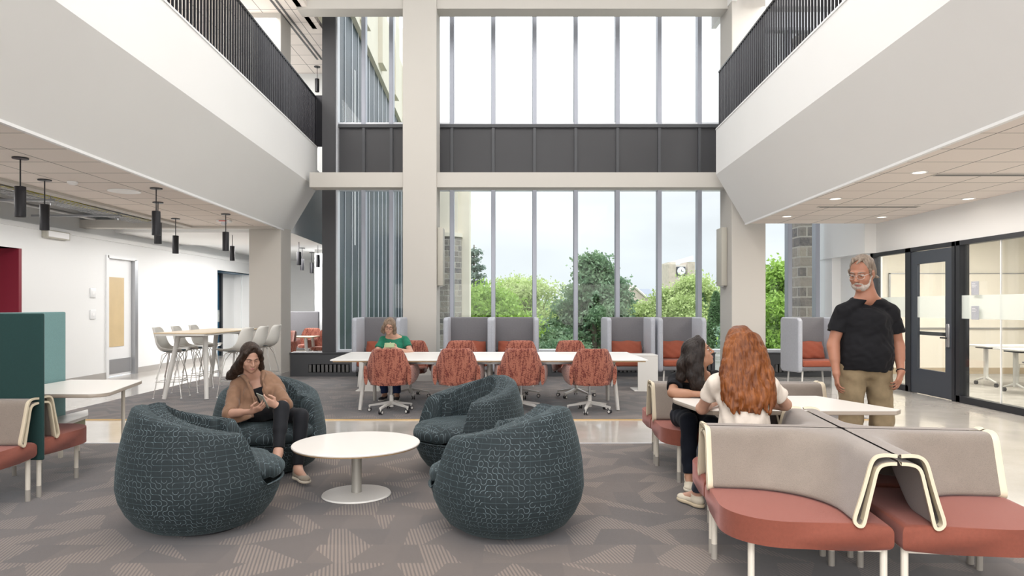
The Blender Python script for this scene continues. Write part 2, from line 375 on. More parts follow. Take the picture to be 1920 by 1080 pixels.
# ---- balconies: folded white upstand, x of the fold drifts outward with depth
def balcony(side, name, xa, sa, xb, sb, y0, y1, yend):
    """xa: soffit edge offset, xb: fold/fascia offset (x = side*(off + s*y))"""
    def pa(y): return side*(xa+sa*y)
    def pb(y): return side*(xb+sb*y)
    W = side*9.0
    m = MB(); ys = [y0, y1]
    sec = lambda y: [(pb(y), y, 4.77), (pb(y), y, 3.93), (pa(y), y, 3.0), (pa(y)+side*.05, y, 3.0), (pa(y)+side*.05, y, 3.12), (pb(y)+side*.9, y, 4.3), (W, y, 4.3), (W, y, 4.77)]
    A, B = sec(ys[0]), sec(ys[1]); n = len(A)
    va = [m.bm.verts.new(p) for p in A]; vb = [m.bm.verts.new(p) for p in B]
    for i in range(n): m.bm.faces.new([va[i], va[(i+1)%n], vb[(i+1)%n], vb[i]])
    m.bm.faces.new(va[::-1]); m.bm.faces.new(vb)
    S(m.build(name, M['white'], smooth=False))
    # thin bright reveal along the soffit edge
    t = MB()
    for y in (y0, y1): pass
    q = [(pa(y0)-side*.012, y0), (pa(y1)-side*.012, y1), (pa(y1)+side*.03, y1), (pa(y0)+side*.03, y0)]
    t.prism(q, 2.985, 3.012); S(t.build('trim_3' if side < 0 else 'trim_4', M['trimwhite'], smooth=False))
    # white base strip of the railing
    t = MB(); q = [(pb(y0)-side*.01, y0), (pb(y1)-side*.01, y1), (pb(y1)+side*.1, y1), (pb(y0)+side*.1, y0)]
    t.prism(q, 4.765, 4.79); S(t.build('trim_5' if side < 0 else 'trim_6', M['trimwhite'], smooth=False))
    # railing
    r = thing('balcony_railing', 'black slatted metal railing along the upper %s balcony' % ('left' if side < 0 else 'right'), 'railing', (0,0,0), 0, None)
    off = side*.05; L = 9.0; N = 92; ystart = y1-.05-N*.1
    def bar(za, zb, w):
        t = MB(); q = [(pb(ystart)+off-side*w, ystart), (pb(y1)+off-side*w, y1-.03), (pb(y1)+off+side*w, y1-.03), (pb(ystart)+off+side*w, ystart)]
        return t.prism(q, za, zb)
    bar(5.83, 5.86, .018).build('top_rail', M['railing'], r, smooth=False); bar(4.79, 4.815, .012).build('bottom_rail', M['railing'], r, smooth=False)
    me = MB().box(-.011, .011, -.014, .014, 4.81, 5.835).bm; mm = bpy.data.meshes.new('baluster'); me.to_mesh(mm); me.free(); mm.materials.append(M['railing'])
    for i in range(N):
        y = y1-.05-i*.1; b = bpy.data.objects.new('baluster', mm); C.objects.link(b); b.parent = r; b.location = (pb(y)+off, y, 0)
    if side < 0: MB().box(pb(y1)+off-.02, pb(y1)+off+.16, y1-.03, y1-.01, 4.79, 5.86).build('end_panel', M['railing'], r, smooth=False)
balcony(-1, 'wall_balcony_left', 4.02, .0423, 3.46, .0423, -3, 14.5, 0)
balcony(1, 'wall_balcony_right', 3.88, .0385, 3.33, .0385, -3, 13.02, 0)
S(MB().prism([(-4.02-.0423*14.5, 14.5), (-4.02-.0423*17.4, 17.4), (-9, 17.4), (-9, 14.5)], 3.0, 4.77).build('wall_lobby_upstand', M['white'], smooth=False))
# ---- ceilings under the balconies
def poly(name, pts, z0, z1, m): return S(MB().prism(pts, z0, z1).build(name, m, smooth=False))
poly('ceiling_left', [(-4.05+.127, -3), (-4.08-.0423*13.3, 13.3), (-6.2, 13.3), (-6.05, -3)], 3.002, 3.06, M['tile'])
poly('ceiling_left', [(-4.6, 13.55), (-4.85, 17.4), (-9, 17.4), (-9, 13.55)], 3.06, 3.12, M['wallwhite'])
poly('ceiling_right', [(3.93-.11, -3), (3.93+.0385*12.95, 12.95), (6.8, 12.95), (6.8, -3)], 3.002, 3.06, M['tile'])
S(MB().box(-6.3, -6.14, -3, 13.3, 2.965, 3.1).build('trim_7', M['column'], smooth=False))
S(MB().box(-9, -4.6, 13.3, 13.55, 2.965, 3.12).build('trim_8', M['column'], smooth=False))
slab('ceiling_service_void', -9, -6.1, -3, 13.3, 3.72, 3.8, mat('raw_deck', (.16,.16,.16), .8, var=.15, vscale=3))
# upper floor ceilings and closed atrium roof, area lights below it stand in for skylight
slab('ceiling_upper_left', -9, -4.0, -3, 17.4, 7.3, 7.4, M['tile'])
slab('ceiling_upper_right', 4.35, 9, -3, 13.2, 7.3, 7.4, M['tile'])
slab('ceiling_atrium', -4.2, 4.3, -3, 14.6, 9.4, 9.6, M['white'])
slab('wall_clerestory_left', -4.2, -4.1, -3, 14.6, 7.3, 9.6, M['white'])
slab('wall_clerestory_right', 4.2, 4.3, -3, 14.6, 7.3, 9.6, M['white'])
slab('wall_upper_left', -9.1, -9, -3, 17.4, 3.8, 7.4, M['wallwhite'])
slab('wall_upper_right', 9, 9.1, -3, 14.9, 4.3, 7.4, M['wallwhite'])
slab('wall_upper_back', -9, -3.95, 17.4, 17.5, 3.0, 7.4, M['wallwhite'])
slab('wall_upper_right_back', 7.0, 9, 14.9, 15.0, 3.0, 7.4, M['wallwhite'])
# ---- columns
def column(x0, x1, y0, y1, z1=9.4):
    S(MB().box(x0, x1, y0, y1, 0, z1, .008, 1).build('column', M['column'], smooth=False))
    S(MB().box(x0-.012, x1+.012, y0-.012, y1+.012, 0, .12).build('baseboard_column', M['base'], smooth=False))
column(-2.122, -1.465, 13.46, 14.1)
column(-5.235, -4.60, 13.8, 14.42)
column(4.21, 4.86, 13.28, 14.03)
# ---- cross beams
slab('wall_beam', -3.95, 4.25, 13.52, 13.85, 3.78, 4.07, M['column'])
slab('wall_beam_upper', -4.2, 4.25, 13.52, 13.9, 7.26, 7.6, M['column'])
# ---- window wall
XM = [-3.11, -2.53, -1.26, -.393, .472, 1.337, 2.212, 3.09, 3.93]
def curtain(n, x0, x1, z0, z1, ms, ystart=14.5):
    w = S(empty('window_%d' % n))
    for x in ms:
        MB().box(x-.043, x+.043, ystart, ystart+.2, z0, z1, .006, 1).build('mullion', M['alu'], w, smooth=False)
    edges = [x0]+list(ms)+[x1]
    for a, b in zip(edges, edges[1:]):
        MB().face([(a, ystart+.12, z0), (b, ystart+.12, z0), (b, ystart+.12, z1), (a, ystart+.12, z1)]); 
        q = MB(); q.box(a, b, ystart+.115, ystart+.125, z0, z1); q.build('pane', M['glass'], w, smooth=False)
    MB().box(x0, x1, ystart+.02, ystart+.2, z0, z0+.05).build('sill_rail', M['aluwhite'], w, smooth=False)
    MB().box(x0, x1, ystart+.02, ystart+.2, z1-.06, z1).build('head_rail', M['aluwhite'], w, smooth=False)
    return w
curtain(1, -3.66, 5.0, .5, 3.95, XM+[4.85])
curtain(2, -3.66, 5.0, 5.26, 7.75, XM+[4.85])
curtain(3, 5.0, 6.62, .5, 3.95, [5.82, 6.40])
curtain(4, 5.0, 6.62, 5.26, 7.3, [5.82, 6.40])
# spandrel band
sp = S(MB().box(-3.7, 7.0, 14.56, 14.75, 3.95, 5.27).build('wall_spandrel', M['darkgrey'], smooth=False))
for x in XM: S(MB().box(x-.03, x+.03, 14.52, 14.57, 3.9, 5.25).build('trim_9', M['heater'], smooth=False))
S(MB().box(-3.7, 4.9, 14.50, 14.57, 5.2, 5.27).build('trim_10', M['heater'], smooth=False))
slab('wall_corner_post', -3.93, -3.66, 14.35, 14.7, .5, 7.9, M['darkgrey'])
S(MB().box(-3.66, -3.63, 14.42, 14.62, .5, 7.7).build('trim_11', M['aluwhite'], smooth=False))
slab('wall_window_reveal', 6.60, 7.0, 14.3, 14.95, 0, 7.4, M['wallwhite'])
slab('wall_window_head', -4.0, 7.0, 14.52, 14.8, 7.74, 9.6, M['white'])
# heater cabinets below the glass
def heater(x0, x1, label):
    h = thing('radiator_cabinet', label, 'radiator', (0,0,0))
    MB().box(x0, x1, 14.33, 14.62, 0, .48, .004, 1).build('body', M['heater'], h, smooth=False)
    MB().box(x0-.01, x1+.01, 14.31, 14.62, .48, .505).build('sill', M['heater'], h, smooth=False)
    n = int((x1-x0)/1.1)
    for k in range(max(1, n)):
        g = MB()
        c = x0+(k+.5)*(x1-x0)/max(1, n)+.12
        for i in range(10):
            xx = c-.42+i*.085
            g.box(xx, xx+.055, 14.322, 14.334, .10, .25)
        g.box(c-.43, c+.42, 14.33, 14.334, .09, .26)
        g.build('grille', M['slot'], h, smooth=False)
heater(-4.58, -3.215, 'dark grey heater cabinet at the inner corner, left of the green shirted woman')
heater(-3.185, 4.2, 'long dark grey heater cabinet under the tall central windows')
heater(4.88, 6.6, 'dark grey heater cabinet under the narrow window right of the right column')
# sconces on the column flanks
def sconce(x, label):
    t = thing('wall_sconce', label, 'wall light', (0,0,0), 0, None)
    MB().box(x-.055, x+.055, 13.55, 13.9, 1.86, 3.0, .01, 2).build('housing', M['sconce'], t); MB().box(x-.02, x+.02, 13.65, 13.8, 1.845, 1.862).build('lens', M['trimwhite'], t)
sconce(-1.405, 'slim vertical beige wall light on the flank of the central white column')
sconce(4.15, 'slim vertical beige wall light on the flank of the right white column')
# ---- left outer wall
WX = -8.2
def wallseg(y0, y1, z0=0, z1=2.83): return slab('wall_left', WX-.25, WX, y0, y1, z0, z1, M['wallwhite'])
# openings: maroon recess y<11.55 , door 14.05-16.0?, blue alcove
dy0, dy1 = 14.03, 15.05
wallseg(7.0, 9.0); wallseg(9.0, 11.6, 2.42, 2.83); wallseg(11.6, dy0); wallseg(dy0, dy1, 2.46, 2.83); wallseg(dy1, 19.3); wallseg(19.3, 21.7, 2.45, 2.83); wallseg(21.7, 24); slab('wall_left', WX-.25, WX, -3, 7.0, 0, 2.83, M['wallwhite'])
slab('wall_left_band', WX-.3, WX-.10, -3, 24, 2.83, 3.75, M['wallwhite'])
S(MB().box(WX-.02, WX+.035, -3, 24, 2.78, 2.86).build('trim_12', M['wallwhite'], smooth=False))
for a, b in ((11.6, dy0-.05), (dy1+.05, 19.3)): S(MB().box(WX, WX+.012, a, b, 0, .12).build('baseboard_left', M['base'], smooth=False))
# maroon recess
slab('wall_recess_maroon', -9.4, -9.3, 9.0, 11.7, 0, 2.5, M['maroon']); slab('wall_recess_side', -9.3, WX-.002, 11.53, 11.597, 0, 2.42, M['maroon']); slab('ceiling_recess', -9.3, WX-.01, 9.0, 11.6, 2.42, 2.46, M['maroondark'])
rd = S(empty('door_1')); MB().box(-9.3, -9.24, 10.2, 11.35, 0, 2.1, .01, 1).build('door_panel', M['maroon'], rd, smooth=False)
fm = MB(); fm.box(-9.3, -9.2, 10.1, 10.2, 0, 2.2); fm.box(-9.3, -9.2, 11.35, 11.45, 0, 2.2); fm.box(-9.3, -9.2, 10.1, 11.45, 2.1, 2.2); fm.build('door_frame', M['maroondark'], rd, smooth=False)
# white door with tall narrow vision panel
d = S(empty('door_2'))
fr = MB(); fr.box(WX-.06, WX+.03, dy0-.05, dy0+.03, 0, 2.5); fr.box(WX-.06, WX+.03, dy0, dy1+.05, 2.44, 2.5); fr.build('door_frame', M['doorwhite'], d, smooth=False)
MB().box(WX-.06, WX+.03, dy1-.02, dy1+.10, 0, 2.46).build('steel_jamb', M['steel'], d, smooth=False)
MB().box(WX-.10, WX-.05, dy0+.03, dy1-.02, .02, 2.44, .005, 1).build('door_leaf', M['doorwhite'], d, smooth=False)
MB().box(WX-.055, WX-.042, dy0+.1, dy0+.70, .62, 2.06).build('vision_panel', M['birch'], d, smooth=False)
MB().box(WX-.055, WX-.043, dy0+.06, dy1-.06, .06, .36).build('kick_plate', M['steel'], d, smooth=False)
# blue alcove with glass and black frame
slab('wall_alcove_blue', -9.6, -9.5, 19.0, 22.4, 0, 2.6, M['blue']); slab('ceiling_alcove', -9.5, WX, 19.3, 21.7, 2.44, 2.47, M['blue']); slab('wall_alcove_side', -9.5, WX-.26, 21.64, 21.69, 0, 2.44, M['wallwhite'])
d = S(empty('door_3')); MB().box(WX-.5, WX-.46, 19.3, 20.5, 0, 2.4).build('door_leaf', M['blue'], d, smooth=False); MB().box(WX-.46, WX-.45, 19.35, 20.5, 1.0, 1.35).build('film_band', M['frost'], d, smooth=False)
MB().box(WX-.5, WX-.4, 20.5, 20.62, 0, 2.44).build('door_frame', M['doorblack'], d, smooth=False); MB().box(WX-.5, WX-.47, 20.62, 21.7, 0, 2.44).build('side_panel', M['wallwhite'], d, smooth=False)
# far end of the left corridor / lobby
slab('wall_lobby_back', -9.6, -4.4, 24, 24.1, 0, 4.3, M['wallwhite'])
slab('wall_lobby_pier', -5.55, -4.95, 19.5, 20.1, 0, 3.1, M['wallwhite'])
slab('ceiling_lobby', -9.6, -4.3, 17.4, 24, 3.06, 3.2, M['wallwhite'])
# thermostats, switch plates
for z, lb in ((1.72, 'small white thermostat on the left wall beside the white door, upper one'), (1.30, 'small white switch plate on the left wall beside the white door, lower one')):
    t = thing('switch_plate', lb, 'switch', (WX, 13.55, z)); MB().box(0, .022, -.09, .09, -.09, .09, .006, 2).build('plate', M['doorwhite'], t); MB().box(.02, .028, -.03, .03, -.03, .03).build('button', M['trimwhite'], t)
t = thing('emergency_light', 'small beige box fixed high on the left wall above the maroon recess', 'wall light', (WX, 12.4, 2.75)); MB().box(0, .10, -.32, .32, -.09, .05, .01, 2).build('housing', M['sconce'], t); MB().box(.1, .105, -.28, .28, -.07, .03).build('lens', M['trimwhite'], t)
# ---- right outer wall: bulkhead over a black framed glass partition
RX = 6.8
slab('wall_right', RX, RX+.2, -3, 14.95, 2.45, 3.4, M['wallwhite'])
slab('wall_right', RX-.02, RX+.2, 13.1, 14.3, 0, 2.45, M['wallwhite'])
slab('wall_right_upper', 6.585, 6.8, 12.95, 14.95, 2.45, 4.3, M['wallwhite'])
slab('wall_class_back', 7.0, 12.4, 14.9, 15.0, 0, 3.0, M['creamwall']); slab('wall_class_side', 12.4, 12.5, -3, 15, 0, 3.0, M['creamwall']); slab('ceiling_class', 7.0, 12.5, -3, 15, 3.0, 3.1, M['wallwhite'])
S(MB().box(7.0, 12.4, 14.885, 14.9, 0, .14).build('baseboard_class', mat('tan_base', (.45,.36,.25), .6), smooth=False))
def partition(n, y0, y1, posts, frost=True):
    w = S(empty('window_%d' % n)); m = MB()
    m.box(RX-.03, RX+.07, y0, y1, 0, .1); m.box(RX-.03, RX+.07, y0, y1, 2.38, 2.45)
    for p in posts: m.box(RX-.03, RX+.12, p, p+.09, 0, 2.45)
    m.build('window_frame', M['doorblack'], w, smooth=False)
    MB().box(RX+.015, RX+.025, y0, y1, .1, 2.38).build('pane', M['glassroom'], w, smooth=False)
    MB().box(RX+.005, RX+.008, y0+.06, y1-.03, 1.27, 1.62).build('film_band', M['frost'], w, smooth=False)
    return w
partition(5, 11.85, 13.1, [11.85, 13.01])
w = partition(6, 4.0, 10.60, [10.49]); MB().box(RX+.01, RX+.03, 9.66, 9.675, .1, 2.38).build('glass_joint', M['trimwhite'], w, smooth=False)
d = S(empty('door_4')); m = MB(); ya, yb = 10.68, 11.78
m.box(RX-.03, RX+.04, ya-.07, ya, 0, 2.45); m.box(RX-.03, RX+.04, yb, yb+.07, 0, 2.45); m.box(RX-.03, RX+.04, ya-.07, yb+.07, 2.38, 2.45); m.build('door_frame', M['doorblack'], d, smooth=False)
m = MB(); m.box(RX-.02, RX+.03, ya, ya+.17, .01, 2.37); m.box(RX-.02, RX+.03, yb-.17, yb, .01, 2.37); m.box(RX-.02, RX+.03, ya+.17, yb-.17, .01, .42); m.box(RX-.02, RX+.03, ya+.17, yb-.17, 2.16, 2.37); m.build('door_leaf', mat('door_blue_black', (.05,.058,.075), .4, .2), d, smooth=False)
MB().box(RX, RX+.01, ya+.17, yb-.17, .42, 2.16).build('pane', M['glassroom'], d, smooth=False); MB().box(RX-.012, RX-.004, ya+.17, yb-.17, 1.27, 1.62).build('film_band', M['frost'], d, smooth=False)
MB().box(RX+.03, RX+.06, ya+.17, yb-.17, .98, 1.04).build('push_bar', M['black'], d, smooth=False)
hnd = MB().box(RX-.04, RX-.02, ya+.05, ya+.12, .82, 1.18, .004, 1).build('handle', M['steel'], d); MB().box(RX-.08, RX-.06, ya+.06, ya+.22, .95, .975, .004, 1).build('lever', M['black'], hnd)
for z, lb in ((1.72, 'upper of two small grey room signs on the glass right of the black door'), (1.36, 'lower of two small grey room signs on the glass right of the black door')):
    t = thing('room_sign', lb, 'sign', (RX-.035, 10.12, z)); MB().box(-.01, 0, -.08, .08, -.10, .10, .002, 1).build('plate', M['greylight'], t)
    tx = MB()
    for k in range(3): tx.box(-.0125, -.01, -.01-.03*k % .05, .06, .06-.022*k, .067-.022*k)
    tx.build('lettering', M['doorwhite'], t, smooth=False)
# whiteboard in the classroom
t = thing('whiteboard', 'thin framed whiteboard on the cream back wall of the glass room', 'whiteboard', (9.6, 14.86, 0))
MB().box(-1.5, 1.5, 0, .02, 1.0, 2.15, .004, 1).build('board', M['creamwall'], t); m = MB(); m.box(-1.52, -1.49, -.01, .02, .98, 2.17); m.box(1.49, 1.52, -.01, .02, .98, 2.17); m.box(-1.52, 1.52, -.01, .02, .98, 1.0); m.box(-1.52, 1.52, -.01, .02, 2.15, 2.17); m.build('frame', M['steel'], t, smooth=False)
# ---- cable tray in the service void on the left
t = thing('cable_tray', 'long wire mesh cable tray with yellow cables under the open left ceiling', 'cable tray', (0,0,0))
m = MB()
for k in range(7): m.cyl((-6.75-.08*k, 1, 3.05), (-6.75-.08*k, 13.25, 3.05), .004, n=6)
for x in (-6.75, -7.23):
    for z in (3.10, 3.15): m.cyl((x, 1, z), (x, 13.25, z), .004, n=6)
for i in range(123):
    y = 1+i*.1; m.cyl((-6.75, y, 3.05), (-7.23, y, 3.05), .003, n=5, cap=False); m.cyl((-6.75, y, 3.05), (-6.75, y, 3.15), .003, n=5, cap=False); m.cyl((-7.23, y, 3.05), (-7.23, y, 3.15), .003, n=5, cap=False)
m.build('wire_mesh', M['steel'], t)
m = MB()
for k in range(3):
    m.tube([(-6.85-.05*k+.03*math.sin(y*1.3+k), y, 3.075+.01*math.sin(y*2+k)) for y in np.linspace(1, 13.2, 60)], .012, 6)
m.build('yellow_cable', mat('yellow_cable', (.62,.56,.10), .5), t)
m = MB()
for k in range(3): m.tube([(-7.02-.05*k+.03*math.sin(y*1.1+k), y, 3.075+.01*math.sin(y*2.4+k)) for y in np.linspace(1, 13.2, 60)], .014, 6)
m.build('grey_cable', mat('grey_cable', (.35,.36,.38), .5), t)
for i, y in enumerate((8.2, 9.9, 11.6)):
    t = thing('pipe_hanger', 'thin steel strut with hanging rods under the cable tray, %s' % ('nearest of three','middle of three','farthest of three')[i], 'hanger', (0,0,0), 0, 'struts under the cable tray')
    MB().box(-8.05, -6.55, y, y+.04, 2.96, 2.99).build('strut', M['steel'], t, smooth=False)
    r = MB(); r.cyl((-6.6, y+.02, 2.9), (-6.6, y+.02, 3.34 if y < 13.3 else 3.06), .006, n=6); r.cyl((-7.75, y+.02, 2.9), (-7.75, y+.02, 3.71 if y < 13.3 else 3.06), .006, n=6); r.build('rod', M['steel'], t)
t = thing('service_pipe', 'long grey pipe running along the open left ceiling void', 'pipe', (0,0,0)); m = MB()
m.cyl((-7.55, -2, 3.25), (-7.55, 13.2, 3.25), .05, n=14); m.cyl((-7.95, -2, 3.12), (-7.95, 13.2, 3.12), .03, n=12); m.build('pipe', mat('duct_grey', (.5,.5,.5), .5, .4), t)
t = thing('air_duct', 'large grey duct high in the open left ceiling void', 'duct', (0,0,0)); MB().box(-7.1, -6.45, -2, 13.2, 3.35, 3.62, .02, 2).build('duct', mat('galvanised', (.25,.26,.27), .45, .6, var=.1, vscale=4), t)
# ---- pendant lights
def pendant(x, y, zc, label, group='black cylinder pendants', first=[None], rod=.30, ln=.315):
    if first[0] is None:
        t = thing('pendant_light', label, 'pendant light', (x, y, zc), 0, group)
        MB().lathe([(0,0),(.075,0),(.075,-.012),(.02,-.016),(0,-.016)]).build('canopy', M['black'], t)
        MB().cyl((0,0,-.01), (0,0,-rod), .007, n=10).build('stem', M['black'], t)
        MB().lathe([(0,-rod),(.05,-rod),(.052,-rod-.004),(.052,-rod-ln),(.046,-rod-ln),(.044,-rod-ln+.03),(0,-rod-ln+.03)]).build('lamp_body', M['black'], t)
        MB().lathe([(0,-rod-ln+.025),(.04,-rod-ln+.025)]).build('lens', M['lampwarm'], t)
        first[0] = t; return t
    return dup(first[0], (x, y, zc), 0, label, group)
PL = [(-5.12,7.22,3.0,'black cylinder pendant at the far left edge, largest of the row'), (-5.71,8.47,3.0,'black cylinder pendant just right of the largest one at the left edge'),
 (-4.66,9.08,3.0,'black cylinder pendant nearest the white fascia, in the overlapping pair'), (-5.26,10.3,3.0,'black cylinder pendant half hidden behind another, in the overlapping pair'),
 (-5.92,12.2,3.0,'black cylinder pendant in front of the cable tray, between the pair and the strobe'), (-4.79,11.6,3.0,'black cylinder pendant just right of the fire alarm strobe'),
 (-6.05,15.0,3.06,'small black cylinder pendant beside the left column')]
for a in PL: pendant(*a)
for x, y, lb in ((-5.10,16.6,'small far black pendant in the lobby gap, first right of the left column'), (-5.75,19.0,'small far black pendant in the lobby gap, lowest left one'), (-5.95,20.6,'tiny far black pendant deepest in the lobby gap'), (-4.90,17.5,'small far black pendant in the lobby gap beside the dark corner post')):
    pendant(x, y, 3.06, lb, 'lobby pendants')
pendant(-4.75, 16.9, 7.3, 'black cylinder pendant hanging on the upper floor above the left railing', 'upper floor pendants')
# ---- ceiling fittings
def downlight(x, y, label):
    t = thing('downlight', label, 'ceiling light', (x, y, 3.0), 0, 'recessed downlights in the right ceiling'); MB().lathe([(.09,.001),(.09,-.006),(.072,-.006),(.07,.002)]).build('trim_ring', M['trimwhite'], t); MB().lathe([(0,-.001),(.07,-.001)]).build('lens', M['lamp'], t)
for x, y, lb in ((4.70,8.0,'round recessed ceiling light nearest the white fascia, largest on the right'), (4.64,9.95,'round recessed ceiling light at the narrow end of the right ceiling, second along the fascia'), (4.72,11.9,'faint round ceiling light farthest along the right fascia'), (6.55,9.95,'round recessed ceiling light near the bulkhead above the glass room'), (6.4,12.0,'faint round ceiling light near the far end of the bulkhead')):
    downlight(x, y, lb)
def diffuser(x0, x1, y, z, label, horiz=True):
    t = thing('slot_diffuser', label, 'ceiling vent', (x0, y, z)); L = x1-x0
    MB().box(0, L, -.06, .06, -.006, .004).build('frame', M['column'], t, smooth=False); m = MB(); m.box(.02, L-.02, -.035, -.01, -.008, .0); m.box(.02, L-.02, .01, .035, -.008, .0); m.build('slot', M['slot'], t, smooth=False)
diffuser(4.95, 6.6, 8.15, 3.0, 'long slot air diffuser in the right ceiling, the nearer one'); diffuser(4.75, 6.3, 10.75, 3.0, 'long slot air diffuser in the right ceiling, the farther one')
for (x, y0, y1, lb) in ((-4.6, 9.5, 12.7, 'slot air diffuser in the upper left ceiling, nearer length'), (-4.55, 12.9, 16.4, 'slot air diffuser in the upper left ceiling, farther length')):
    t = thing('slot_diffuser', lb, 'ceiling vent', (x, y0, 7.3)); m = MB(); m.box(-.07, -.03, 0, y1-y0, -.012, .0); m.box(.03, .07, 0, y1-y0, -.012, .0); m.build('slot', M['slot'], t, smooth=False)
t = thing('ceiling_speaker', 'round white grille flush in the left tiled ceiling', 'ceiling speaker', (-5.2, 9.3, 3.0)); MB().lathe([(.20,.0),(.20,-.008),(.17,-.014),(0,-.014)]).build('grille', M['trimwhite'], t)
t = thing('smoke_detector', 'small round detector on the left tiled ceiling between two pendants', 'detector', (-5.45, 8.6, 3.0)); MB().lathe([(.06,0),(.06,-.02),(.04,-.035),(0,-.035)]).build('housing', M['trimwhite'], t)
t = thing('fire_strobe', 'white fire alarm strobe with red lettering on the left ceiling edge', 'alarm', (-5.15, 12.4, 3.0)); MB().box(-.12, .12, -.06, .06, -.04, 0, .01, 2).build('housing', M['trimwhite'], t); MB().lathe([(0,-.10),(.035,-.09),(.05,-.06),(.05,-.04)], n=20).build('lens', M['aluwhite'], t); MB().box(-.07, .07, -.062, -.058, -.03, -.015).build('lettering', mat('red_ink', (.6,.05,.03), .5), t, smooth=False)
# ---- the neighbouring wing seen outside through the left bays
def fx(y): return -3.15-.0423*y
wing = thing('building_wing', 'wing of the same building outside with dark glazing between pale fins', 'building', (0,0,0))
m = MB(); m.prism([(fx(14.9)-.07, 14.9), (fx(30)-.07, 30), (fx(30)-.12, 30), (fx(14.9)-.12, 14.9)], -3, 8.5); m.build('glazing', M['glassdark'], wing, smooth=False)
m = MB()
for i in range(17):
    y = 15.3+i*.86; m.box(fx(y)-.1, fx(y)-.055, y, y+.035, -3, 8.5)
m.build('fin', M['aluwhite'], wing, smooth=False)
m = MB(); m.prism([(fx(14.9)+.05, 14.9), (fx(31)+.05, 31), (fx(31)-3, 31), (fx(14.9)-3, 14.9)], 8.5, 10.75); m.build('parapet', M['stoneconc'], wing, smooth=False)
m = MB()
for i in range(5):
    y = 17.5+i*3.1; m.box(fx(y)-.1, fx(y)+.18, y, y+.75, 8.7, 12.2)
m.build('roof_pier', M['stoneconc'], wing, smooth=False)
m = MB(); m.box(-5.2, -2.35, 30, 31.4, -3, 7.4); m.box(-2.35, -1.86, 30.3, 31.4, -3, 9.0); m.build('tower', M['stoneconc'], wing, smooth=False)
m = MB(); m.prism([(-4.6, 29.6), (-2.55, 29.6), (-2.2, 29.95), (-2.2, 30.6), (-4.6, 30.6)], -3, 4.45); m.build('stone_base', M['stone'], wing, smooth=False)
m = MB(); m.prism([(-4.65, 29.55), (-2.52, 29.55), (-2.15, 29.93), (-2.15, 30.6), (-4.65, 30.6)], 4.45, 4.62); m.build('coping', M['stoneconc'], wing, smooth=False)
t = thing('stone_pier', 'tall rubble stone pier outside the narrow right window', 'pier', (0,0,0)); MB().box(6.86, 7.24, 16.5, 17.1, -3, 8).build('masonry', M['stone'], t, smooth=False)
# ============================================================ OUTSIDE
S(MB().box(-60, 90, 15.6, 140, -3.3, -3).build('ground', mat('lawn', (.10,.17,.05), .9, var=.3, vscale=.6), smooth=False))
def leafmat(name, c1, c2, trans=.35):
    g = G(name); o = g.coord('Object'); n = g.noise(o, 1.1, 3); n2 = g.noise(o, 14, 2)
    c = g.mix(g.maprange(n, .35, .65), c1, c2); c = g.vmath('SCALE', c, scale=g.maprange(n2, .3, .7, .7, 1.3)); g.col(c); g.rough(.6)
    g.b.inputs['Subsurface Weight'].default_value = 0
    t = g.node('ShaderNodeBsdfTranslucent'); g.put(t.inputs[0], c); mx = g.node('ShaderNodeMixShader'); mx.inputs[0].default_value = trans
    out = [x for x in g.n.nodes if x.type == 'OUTPUT_MATERIAL'][0]
    g.n.links.new(g.b.outputs[0], mx.inputs[1]); g.n.links.new(t.outputs[0], mx.inputs[2]); g.n.links.new(mx.outputs[0], out.inputs[0]); return g.m
L = {'bright': leafmat('spring_leaves', (.22,.38,.06), (.36,.54,.11)), 'yellow': leafmat('pale_leaves', (.36,.46,.17), (.50,.60,.26)), 'mid': leafmat('mid_leaves', (.20,.32,.11), (.31,.44,.17)),
     'pine': leafmat('pine_needles', (.12,.22,.12), (.22,.32,.18)), 'blue': leafmat('spruce_needles', (.15,.22,.18), (.24,.30,.25)), 'dark': leafmat('cedar_leaves', (.10,.20,.08), (.17,.28,.13)), 'tealy': leafmat('bluish_leaves', (.16,.30,.20), (.28,.40,.28))}
M['bark'] = mat('bark', (.16,.13,.10), .9, var=.2, vscale=6)
def leaves(name, cen, size, m, parent):
    """cloud of small bent leaf quads"""
    n = len(cen); a = rng.normal(size=(n,3)); a /= np.linalg.norm(a, axis=1)[:,None]
    b = rng.normal(size=(n,3)); b -= (b*a).sum(1)[:,None]*a; b /= np.linalg.norm(b, axis=1)[:,None]
    s = size*(.6+.8*rng.random(n))[:,None]
    co = np.stack([cen-a*s, cen-b*s*.5, cen+a*s, cen+b*s*.5], 1).reshape(-1, 3)
    me = bpy.data.meshes.new(name); me.vertices.add(4*n); me.loops.add(4*n); me.polygons.add(n)
    me.vertices.foreach_set('co', co.astype(np.float32).ravel()); me.loops.foreach_set('vertex_index', np.arange(4*n, dtype=np.int32))
    me.polygons.foreach_set('loop_start', np.arange(0, 4*n, 4, dtype=np.int32)); me.update(); me.validate()
    return link(name, me, m, parent, smooth=False)
